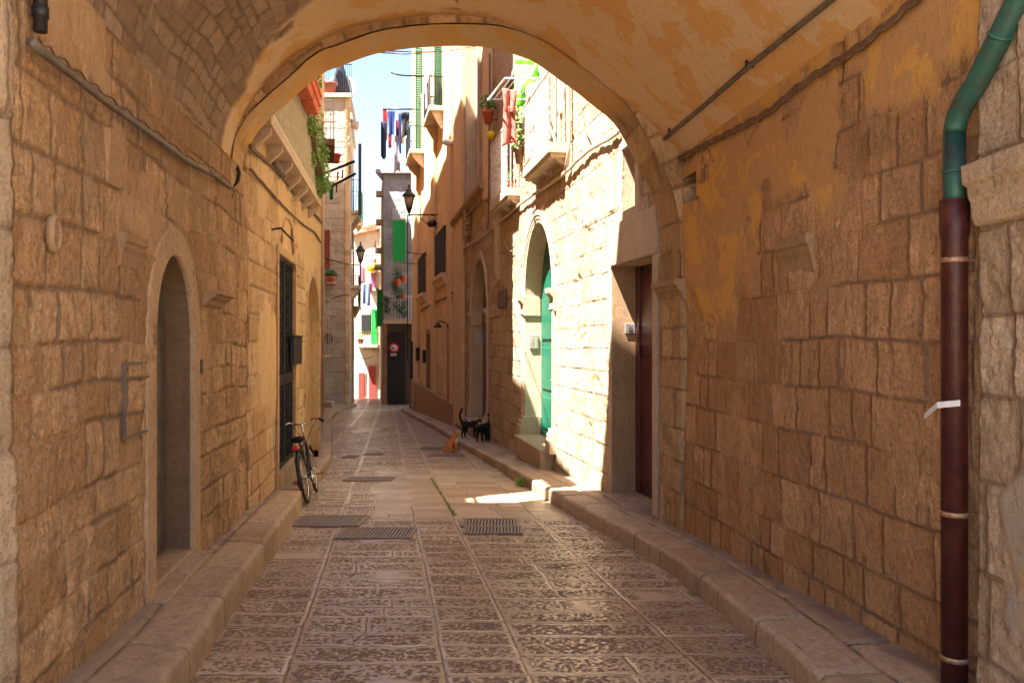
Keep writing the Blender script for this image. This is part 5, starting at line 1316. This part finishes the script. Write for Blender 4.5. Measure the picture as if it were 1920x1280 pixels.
for k, (px, py, r_, lab) in enumerate(((745, 530, .35, 'leftmost terracotta pot hanging among leaves on the grey house balcony'), (757, 522, .33, 'orange pot near the top of the grey house balcony plants'), (756, 555, .26, 'red pot in the middle of the grey house balcony rail'))):
    pot('flower_pot', at(px, py+6, 52.7), r_*.7, r_*1.2, 'terra', lab, 'pots on the grey house balcony', 0)
mb = MB(); rs = random.Random(9)
for px, py, r_, n in ((745, 515, .35, 140), (740, 535, .3, 120), (748, 550, .35, 150), (746, 575, .3, 90), (757, 585, .3, 120), (760, 570, .25, 70), (723, 565, .3, 110), (726, 580, .2, 50)): leaves(mb, at(px, py, 52.9), r_, .2, r_*1.3, n, .09, rs)
tag(mb.build('balcony_plants', 'leafdark'), 'dark green plants crowding the white railed balcony of the grey house', 'plants')
# round road sign
sg = thing('road_sign', (fx(738, 53.5), 53.5, gzf(53.5)), 'round red bordered road sign on a pole against the dark wall', 'road sign')
c = at(738, 652, 53.4)
MB().lathe(c, [(.34, 0), (.34, .03)], 24, axis=Vector((0, -1, 0))).build('sign_border', 'signred', sg)
MB().lathe(c+Vector((0, -.03, 0)), [(.2, 0), (.2, .012)], 24, axis=Vector((0, -1, 0))).build('sign_face', 'signwhite', sg)
mb = MB(); y0 = 53.35; t_ = .018
def seg(x0, x1, z0_, z1_): mb.box(c.x+x0, c.x+x1, y0-.01, y0+.003, c.z+z0_, c.z+z1_)
# 4
seg(-.03, -.03+.03, -.1, .1); seg(-.12, -.03, -.02, .01); seg(-.12, -.095, .01, .1)
# 5
seg(.03, .12, .075, .1); seg(.03, .055, .015, .075); seg(.03, .12, -.01, .015); seg(.095, .12, -.075, -.01); seg(.03, .12, -.1, -.075)
mb.build('sign_digits', 'blackrubber', sg)
MB().box(c.x-.19, c.x+.19, 53.36, 53.39, c.z-.52, c.z-.38).build('sign_plate', 'signwhite', sg)
MB().box(c.x-.13, c.x+.11, 53.345, 53.36, c.z-.47, c.z-.43).build('plate_symbol', 'darkgreen', sg)
MB().box(c.x-.17, c.x+.15, 53.36, 53.39, c.z-.85, c.z-.62).build('lower_plate', 'navy', sg)
MB().tube([Vector((c.x, 53.45, gzf(53.45))), c+Vector((0, .05, .3))], .035, 8).build('pole', 'iron', sg)
tag(MB().tube([at(771, 640, 46), Vector((fx(771, 46), 46, gzf(46)))], .1, 8).build('dark_pipe', 'iron'), 'tall dark pipe at the far corner of the apricot house', 'pipe')
tag(MB().box(fx(610, 47), fx(625, 47), 46.6, 47.4, gzf(47)+.1, gzf(47)+.55).build('stone_block', 'kerb', None, .05), 'low stone block on the pavement before the corner house', 'stone block')

# ================================================================== GRATES
def grate(x0, x1, y0, y1, lab, skew=0.0, n=16):
    """px corner box of an iron grate lying in the road"""
    Ya = 2400/(y1-720); Yb = 2400/(y0-720); X0 = (x0-960)/F*(Ya+Yb)/2; X1 = (x1-960)/F*(Ya+Yb)/2
    t = thing('drain_grate', ((X0+X1)/2, (Ya+Yb)/2, gzf(Ya)), lab, 'drain grate', 'iron drain grates in the road')
    def zz(y): return gzf(y)+.008
    def bx(mb, a, b_, c0, c1, lo, hi):
        mb.hexa([(a, c0, zz(c0)+lo), (b_, c0, zz(c0)+lo), (b_, c1, zz(c1)+lo), (a, c1, zz(c1)+lo), (a, c0, zz(c0)+hi), (b_, c0, zz(c0)+hi), (b_, c1, zz(c1)+hi), (a, c1, zz(c1)+hi)])
    mb = MB(); f_ = .03; hh = .012
    bx(mb, X0, X1, Ya, Ya+f_, -.02, hh); bx(mb, X0, X1, Yb-f_, Yb, -.02, hh); bx(mb, X0, X0+f_, Ya+f_, Yb-f_, -.02, hh); bx(mb, X1-f_, X1, Ya+f_, Yb-f_, -.02, hh)
    mb.build('frame', 'grate', t)
    mb = MB(); W_ = X1-X0-2*f_
    for k in range(n):
        a = X0+f_+W_*(k+.2)/n; bx(mb, a, a+W_/n*.6, Ya+f_, Yb-f_, -.01, hh-.002)
    mb.build('bars', 'grate', t)
    mb = MB(); bx(mb, X0+f_, X1-f_, Ya+f_, Yb-f_, -.012, -.004); mb.build('pit', 'dark', t)  # flat near-black plate painting the darkness below the bars
grate(556, 684, 968, 988, 'grate nearest the left kerb beside the bicycle', n=18)
grate(636, 776, 991, 1011, 'grey blue grate near the middle of the road at the passage mouth', n=20)
grate(866, 972, 974, 988, 'farther of the two adjoining grates right of the road centre', n=16)
grate(870, 980, 988.5, 1002, 'nearer of the two adjoining grates right of the road centre', n=16)
grate(648, 738, 895, 902, 'grate in the middle of the street beyond the bicycle', n=16)
grate(803, 870, 852, 856, 'thin grate right in front of the orange cat', n=12)
grate(788, 868, 839, 843, 'thin grate behind the orange cat', n=12)
grate(644, 670, 855, 858, 'small distant grate near the left kerb', n=8)
grate(684, 720, 850, 853, 'small distant grate left of the road centre', n=8)
# grass
def gpt(px, py, dz=0): 
    Y = 2400/(py-720); return Vector(((px-960)*Y/F, Y, gzf(Y)+.008+dz))
mb = MB(); rs = random.Random(12)
def blades(mb, p, n, sp, h):
    for _ in range(n):
        q = p+Vector((rs.gauss(0, sp), rs.gauss(0, sp*1.5), -.005)); a = Vector((rs.uniform(-1, 1), rs.uniform(-1, 1), 0)).normalized()*.006; t = Vector((rs.gauss(0, .4), rs.gauss(0, .4), 1))*h*rs.uniform(.5, 1.2)
        mb.add([q-a, q+a, q+t], [(0, 1, 2)])
for k in range(46):
    t = k/45; blades(mb, gpt(808+44*t, 897+69*t), 9, .012, .022)
tag(mb.build('grass', 'grass'), 'line of green moss and grass in a paving joint', 'grass', kind='stuff')
mb = MB(); blades(mb, gpt(975, 912)+Vector((.03, 0, .02)), 220, .04, .13)
tag(mb.build('grass_tuft', 'grass'), 'small green grass tuft at the foot of the right kerb', 'grass tuft')
mb = MB(); blades(mb, Vector((R1.P(R1.u(925), .2, 0).x, R1.P(R1.u(925), .2, 0).y, gzf(20)+.17)), 120, .09, .08)
tag(mb.build('grass_tuft', 'grass'), 'weeds at the wall foot behind the black cat', 'weeds')

# ================================================================== BICYCLE
def bicycle():
    # local: x forward, y left, z up; rear contact at origin
    rear = Vector((-2.73, 10.72, gzf(10.72)+.01)); front = Vector((-2.87, 11.78, gzf(11.78)+.01))
    fwd = (front-rear).normalized(); side = fwd.cross(Vector((0, 0, 1))).normalized()   # right side (+X)
    up0 = side.cross(fwd).normalized(); lean = R(11)
    up = (up0*math.cos(lean)-side*math.sin(lean)).normalized(); sd = fwd.cross(up).normalized()
    T = lambda x, y, z: rear+fwd*x-sd*y+up*z
    bk = thing('bicycle', tuple(rear), 'dark city bicycle leaning against the left kerb seen from behind', 'bicycle')
    Rw = .345; wb = 1.06
    def wheel(cx, steer=0.):
        def W(a, r, y=0): return T(cx+r*math.cos(a)*math.cos(steer)-y*math.sin(steer), y*math.cos(steer)+r*math.cos(a)*math.sin(steer), Rw+r*math.sin(a))
        N = 40; mb = MB(); mb.tube([W(2*math.pi*k/N, Rw-.018) for k in range(N+1)], .019, 8, False)
        wh_ = mb.build('wheel', 'blackrubber', bk)
        MB().tube([W(2*math.pi*k/N, Rw-.042) for k in range(N+1)], .011, 6, False).build('rim', 'chrome', wh_)
        mb = MB()
        for k in range(28): mb.tube([W(2*math.pi*k/28, .02, .03*(1 if k % 2 else -1)), W(2*math.pi*(k+.5)/28, Rw-.045)], .0013, 4)
        mb.tube([W(0, 0, -.05), W(0, 0, .05)], .02, 8); mb.build('spokes', 'chrome', wh_)
        mb = MB(); rr = Rw+.02
        pr = []
        for k in range(22):
            a = (R(205)-R(190)*k/21) if cx < .5 else (R(200)-R(175)*k/21)
            pr.append((a))
        vs = []; fs = []
        for a in pr:
            for y in (-.028, -.015, 0, .015, .028): vs.append(W(a, rr+.008-abs(y)*.5, y))
        for i in range(len(pr)-1):
            for j in range(4): fs.append((i*5+j, i*5+j+1, (i+1)*5+j+1, (i+1)*5+j))
        o = mb.add(vs, fs, True).build('mudguard', 'iron', bk); md = o.modifiers.new('s', 'SOLIDIFY'); md.thickness = .003
    st = R(2)
    wheel(0.); wheel(wb, st)
    BB = (.46, 0, .29); seatc = (.27, 0, .80); head0 = (.86, 0, .62); head1 = (.83, 0, .80)
    mb = MB(); t = lambda a, b_, r=.014: mb.tube([T(*a), T(*b_)], r, 8)
    t(BB, seatc, .016); t(BB, head0, .018); t(seatc[:2]+(.70,), head1, .014); t(head0, head1, .02)
    for s in (-.055, .055): t((0, s, Rw), (.44, s*.5, .29), .009); t((0, s, Rw), (.31, s*.4, .70), .008)
    mb.build('frame', 'iron', bk)
    mb = MB()
    for s in (-.05, .05): mb.tube([T(wb, s, Rw), T(.93, s, .56), T(.87, s*.4, .64)], .010, 8)
    mb.build('fork', 'chrome', bk)
    MB().tube([T(.83, 0, .80), T(.80, 0, 1.03)], .013, 8).build('stem', 'chrome', bk)
    cs, sn = math.cos(st), math.sin(st)
    def H(x, y, z): return T(.80+x*cs-y*sn, y*cs+x*sn, z)
    MB().tube([H(-.14, .31, 1.03), H(-.05, .27, 1.06), H(.05, .17, 1.08), H(.06, .08, 1.04), H(.0, 0, 1.03), H(.06, -.08, 1.04), H(.05, -.17, 1.08), H(-.05, -.27, 1.06), H(-.14, -.31, 1.03)], .011, 8).build('handlebar', 'chrome', bk)
    for s in (-1, 1):
        MB().tube([H(-.05, s*.27, 1.06), H(-.18, s*.325, 1.02)], .018, 10).build('grip', 'blackrubber', bk)
        MB().tube([H(.0, s*.24, 1.05), H(-.05, s*.29, 1.02), H(-.13, s*.33, .98)], .006, 6).build('brake_lever', 'chrome', bk)
    mb = MB(); mb.tube([H(.0, .22, 1.06), H(.12, .12, .98), H(.1, .04, .85), T(.88, 0, .7)], .004, 5); mb.tube([H(.0, -.22, 1.06), H(.14, -.13, .96), H(.1, -.04, .82), T(.85, 0, .66)], .004, 5); mb.each('brake_cable', 'blackrubber', bk)
    # saddle
    vs = []; fs = []; prof = [(-.13, .0), (-.12, .09), (-.05, .105), (.02, .07), (.08, .03), (.15, .02), (.165, .0)]
    rings = []
    for x, w_ in prof:
        for k in range(10):
            q = 2*math.pi*k/10; vs.append(T(.24+x, w_*math.cos(q), .86+.035*math.sin(q)*(1 if math.sin(q) > 0 else 1.6)*(min(1, w_/.05))))
    for i in range(len(prof)-1):
        for k in range(10): fs.append((i*10+k, i*10+(k+1) % 10, (i+1)*10+(k+1) % 10, (i+1)*10+k))
    MB().add(vs, fs, True).build('saddle', 'blackrubber', bk)
    MB().tube([T(.27, 0, .78), T(.25, 0, .85)], .012, 8).build('seat_post', 'chrome', bk)
    # rack
    mb = MB()
    for s in (-.06, .06): mb.tube([T(.22, s, .72), T(-.22, s, .72)], .006, 6); mb.tube([T(0, s*1.05, Rw), T(-.1, s, .72)], .005, 6)
    for k in range(4): mb.tube([T(.15-.12*k, -.06, .72), T(.15-.12*k, .06, .72)], .005, 6)
    mb.build('rear_rack', 'iron', bk)
    MB().hexa([T(-.23, -.035, .735), T(-.20, -.035, .735), T(-.20, .04, .735), T(-.23, .04, .735), T(-.23, -.035, .785), T(-.20, -.035, .785), T(-.20, .04, .785), T(-.23, .04, .785)]).build('rear_light', 'red', bk, .008)
    # crank, chain guard, pedals
    mb = MB(); mb.tube([T(.46, -.08, .29), T(.46, .08, .29)], .02, 8); mb.lathe(T(.46, -.06, .29), [(.09, 0), (.09, .006)], 20, axis=-(-sd))
    mb.tube([T(.46, -.08, .29), T(.62, -.09, .30)], .010, 6); mb.tube([T(.46, .08, .29), T(.30, .09, .28)], .010, 6); mb.build('crank', 'chrome', bk)
    for x, s, z in ((.62, -1, .30), (.30, 1, .28)):
        pd = MB(); a0, a1 = .095*s, .19*s
        P8 = [T(x-.04, a0, z-.013), T(x+.04, a0, z-.013), T(x+.04, a1, z-.013), T(x-.04, a1, z-.013), T(x-.04, a0, z+.013), T(x+.04, a0, z+.013), T(x+.04, a1, z+.013), T(x-.04, a1, z+.013)]
        po = pd.hexa(P8).build('pedal', 'blackrubber', bk, .003)
        b0_ = a0+.01*s; b1_ = a1-.01*s
        MB().hexa([T(x-.046, b0_, z-.01), T(x-.04, b0_, z-.01), T(x-.04, b1_, z-.01), T(x-.046, b1_, z-.01), T(x-.046, b0_, z+.01), T(x-.04, b0_, z+.01), T(x-.04, b1_, z+.01), T(x-.046, b1_, z+.01)]).build('reflector', 'amber', po)
    mb = MB(); mb.tube([T(.46, -.05, .375), T(0, -.05, Rw+.035)], .005, 5); mb.tube([T(.46, -.05, .205), T(0, -.05, Rw-.035)], .005, 5); mb.build('chain', 'chrome', bk)
    mb = MB(); mb.tube([T(.05, .07, Rw), T(-.05, .16, .02)], .008, 6); mb.build('kickstand', 'iron', bk)
bicycle()

# ================================================================== CATS
def skin(name, verts, edges, radii, mat, parent=None, root=0, sub=2):
    me = bpy.data.meshes.new(name); me.from_pydata([tuple(v) for v in verts], edges, [])
    me.materials.append(M[mat]); o = bpy.data.objects.new(name, me); col.objects.link(o)
    bm = bmesh.new(); bm.from_mesh(me); bm.verts.layers.skin.verify(); bm.to_mesh(me); bm.free()
    sk = me.skin_vertices[0].data
    for i, r_ in enumerate(radii):
        sk[i].radius = (r_, r_) if not isinstance(r_, tuple) else r_; sk[i].use_root = (i == root)
    o.modifiers.new('k', 'SKIN'); m2 = o.modifiers.new('u', 'SUBSURF'); m2.levels = m2.render_levels = sub
    dg = bpy.context.evaluated_depsgraph_get(); ev = o.evaluated_get(dg); nm = bpy.data.meshes.new_from_object(ev)
    o.modifiers.clear(); o.data = nm; nm.name = name
    if not nm.materials: nm.materials.append(M[mat])
    for p in nm.polygons: p.use_smooth = True
    return o
def cat_walk(base, heading, s, mat, lab, pied=False, tailh=.34, headdown=0.):
    """standing cat, heading = angle of facing in plan"""
    b = Vector(base); f = Vector((math.cos(heading), math.sin(heading), 0)); l = Vector((-f.y, f.x, 0))
    def T(x, y, z): return b+(f*x*.72+l*y+Vector((0, 0, z+.02*(z > .12))))*s
    V = []; E = []; Rd = []
    def add(p, r_, par=None):
        V.append(p); Rd.append(r_*s)
        if par is not None: E.append((par, len(V)-1))
        return len(V)-1
    hip = add(T(-.14, 0, .25), .060); mid_ = add(T(0, 0, .25), .060, hip); ch = add(T(.13, 0, .25), .060, mid_)
    nk = add(T(.20, 0, .275-headdown), .042, ch); hd = add(T(.27, 0, .30-headdown*1.5), .056, nk); mz = add(T(.325, 0, .285-headdown*1.6), .024, hd)
    for y, ph in ((.045, .03), (-.045, -.03)):
        k = add(T(-.12+ph, y, .15), .034, hip); h_ = add(T(-.17+ph, y, .08), .018, k); q = add(T(-.15+ph, y, .015), .016, h_); add(T(-.12+ph, y, .012), .014, q)
    for y, ph in ((.04, -.025), (-.04, .03)):
        k = add(T(.13+ph*.5, y, .15), .028, ch); h_ = add(T(.135+ph, y, .07), .017, k); q = add(T(.13+ph, y, .015), .015, h_); add(T(.155+ph, y, .012), .014, q)
    t1 = add(T(-.21, 0, .28), .028, hip); t2 = add(T(-.25, 0, .35), .022, t1); t3 = add(T(-.26, 0, .42), .021, t2); add(T(-.19, 0, .20+tailh), .018, t3)
    o = skin('cat', V, E, Rd, mat); 
    tag(o, lab, 'cat')
    hc = T(.27, 0, .30-headdown*1.5)
    mb = MB()
    for y in (-.027, .027):
        p = T(.262, y, .338-headdown*1.5); mb.add([p+l*.022*s, p-l*.022*s, p+f*.02*s, p+Vector((0, 0, .036*s))], [(0, 1, 3), (1, 2, 3), (2, 0, 3), (0, 2, 1)])
    e = mb.build('ear', mat, o)
    mb = MB()
    for y in (-.018, .018): mb.lathe(T(.312, y, .312-headdown*1.6), [(.003, -.003), (.007, 0), (.003, .004)], 8, axis=f)
    mb.build('eye', 'yellow', o)
    if pied:
        for (x, y, z, r_) in ((.25, 0, .275, .044), (.0, 0, .295, .03), (.12, 0, .20, .045)):
            mb = MB(); mb.lathe(T(x, y, z-r_-headdown*(x > .2)*1.5), [(r_*.3*s, 0), (r_*.95*s, r_*.5*s), (r_*1.2*s, r_*s), (r_*.95*s, r_*1.5*s), (r_*.3*s, r_*2*s)], 12); mb.build('white_patch', 'whitefur', o)
    return o
Yb = 20.2; pb = at(905, 829, Yb); zs_ = gzf(Yb)+.172
cat_walk((pb.x+.02, Yb-.25, zs_), R(235), 1.45, 'blackfur', 'black cat standing on the right pavement with raised tail', tailh=.26, headdown=.05)
Yc = 21.2; pc = at(879, 822, Yc)
cat_walk((pc.x+.02, Yc, gzf(Yc)+.172), R(-5), 1.40, 'blackfur', 'black and white cat standing behind the black cat with tail up', pied=True, tailh=.36)
def cat_sit(base, heading, s, lab):
    b = Vector(base); f = Vector((math.cos(heading), math.sin(heading), 0)); l = Vector((-f.y, f.x, 0))
    def T(x, y, z): return b+(f*x+l*y+Vector((0, 0, z)))*s
    V = []; E = []; Rd = []
    def add(p, r_, par=None):
        V.append(p); Rd.append(r_*s)
        if par is not None: E.append((par, len(V)-1))
        return len(V)-1
    hip = add(T(-.06, 0, .085), .085); mid_ = add(T(.0, 0, .17), .075, hip); ch = add(T(.055, 0, .245), .058, mid_)
    nk = add(T(.075, 0, .30), .042, ch); hd = add(T(.10, 0, .355), .062, nk); add(T(.16, 0, .345), .028, hd)
    for y in (.06, -.06):
        k = add(T(.02, y, .07), .042, hip); q = add(T(.06, y, .02), .018, k); add(T(.09, y, .015), .015, q)
    for y in (.035, -.035):
        k = add(T(.09, y, .15), .026, ch); q = add(T(.105, y, .03), .016, k); add(T(.13, y, .015), .015, q)
    t1 = add(T(-.12, -.06, .03), .024, hip); t2 = add(T(-.06, -.13, .022), .02, t1); add(T(.02, -.15, .02), .016, t2)
    o = skin('cat', V, E, Rd, 'orangefur'); tag(o, lab, 'cat')
    mb = MB()
    for y in (-.038, .038):
        p = T(.09, y, .40); mb.add([p+l*.022*s, p-l*.022*s, p+f*.02*s, p+Vector((0, 0, .036*s))], [(0, 1, 3), (1, 2, 3), (2, 0, 3), (0, 2, 1)])
    mb.build('ear', 'orangefur', o)
    mb = MB()
    for y in (-.018, .018): mb.lathe(T(.14, y, .362), [(.003, -.003), (.007, 0), (.003, .004)], 8, axis=f)
    mb.build('eye', 'blackrubber', o)
    MB().lathe(T(.085, 0, .13), [(.02*s, 0), (.05*s, .03*s), (.052*s, .09*s), (.03*s, .14*s)], 10).build('white_chest', 'whitefur', o)
    return o
Ya = 18.9; pa = at(846, 847, Ya)
cat_sit((pa.x, Ya, gzf(Ya)+.01), R(-12), 1.25, 'orange and white cat sitting on the road beside the kerb')

# ================================================================== LIGHT, SKY, CAMERA
world = bpy.data.worlds.new('World'); sc.world = world; world.use_nodes = True
nt = world.node_tree; bg = nt.nodes['Background']
EL = 64.; tv = Vector((.80, .60, 0)).normalized()
sk = nt.nodes.new('ShaderNodeTexSky'); sk.sky_type = 'NISHITA'; sk.sun_disc = False
sk.sun_elevation = R(EL); sk.sun_rotation = math.atan2(-tv.x, -tv.y); sk.air_density = 1.0; sk.dust_density = .3; sk.ozone_density = 2.0
nt.links.new(sk.outputs[0], bg.inputs['Color']); bg.inputs['Strength'].default_value = .062
sun = bpy.data.lights.new('Sun', 'SUN'); sun.energy = 5.0; sun.angle = R(.5); sun.color = (1, .95, .87)
so = bpy.data.objects.new('Sun', sun); col.objects.link(so)
d = Vector((tv.x*math.cos(R(EL)), tv.y*math.cos(R(EL)), -math.sin(R(EL))))
so.rotation_euler = d.to_track_quat('-Z', 'Y').to_euler(); so.location = (-10, -5, 20)
cam = bpy.data.cameras.new('Camera'); co = bpy.data.objects.new('Camera', cam); col.objects.link(co)
cam.lens = 36*F/1920; cam.sensor_width = 36; cam.clip_end = 2000; cam.clip_start = .05
co.location = (0, 0, 0); co.rotation_euler = (R(90), 0, 0); sc.camera = co
sc.view_settings.view_transform = 'Standard'; sc.view_settings.look = 'None'; sc.view_settings.exposure = 2.95; sc.view_settings.gamma = 1
sc.cycles.use_denoising = True; sc.cycles.max_bounces = 10; sc.cycles.diffuse_bounces = 6
sc.cycles.sample_clamp_indirect = 6
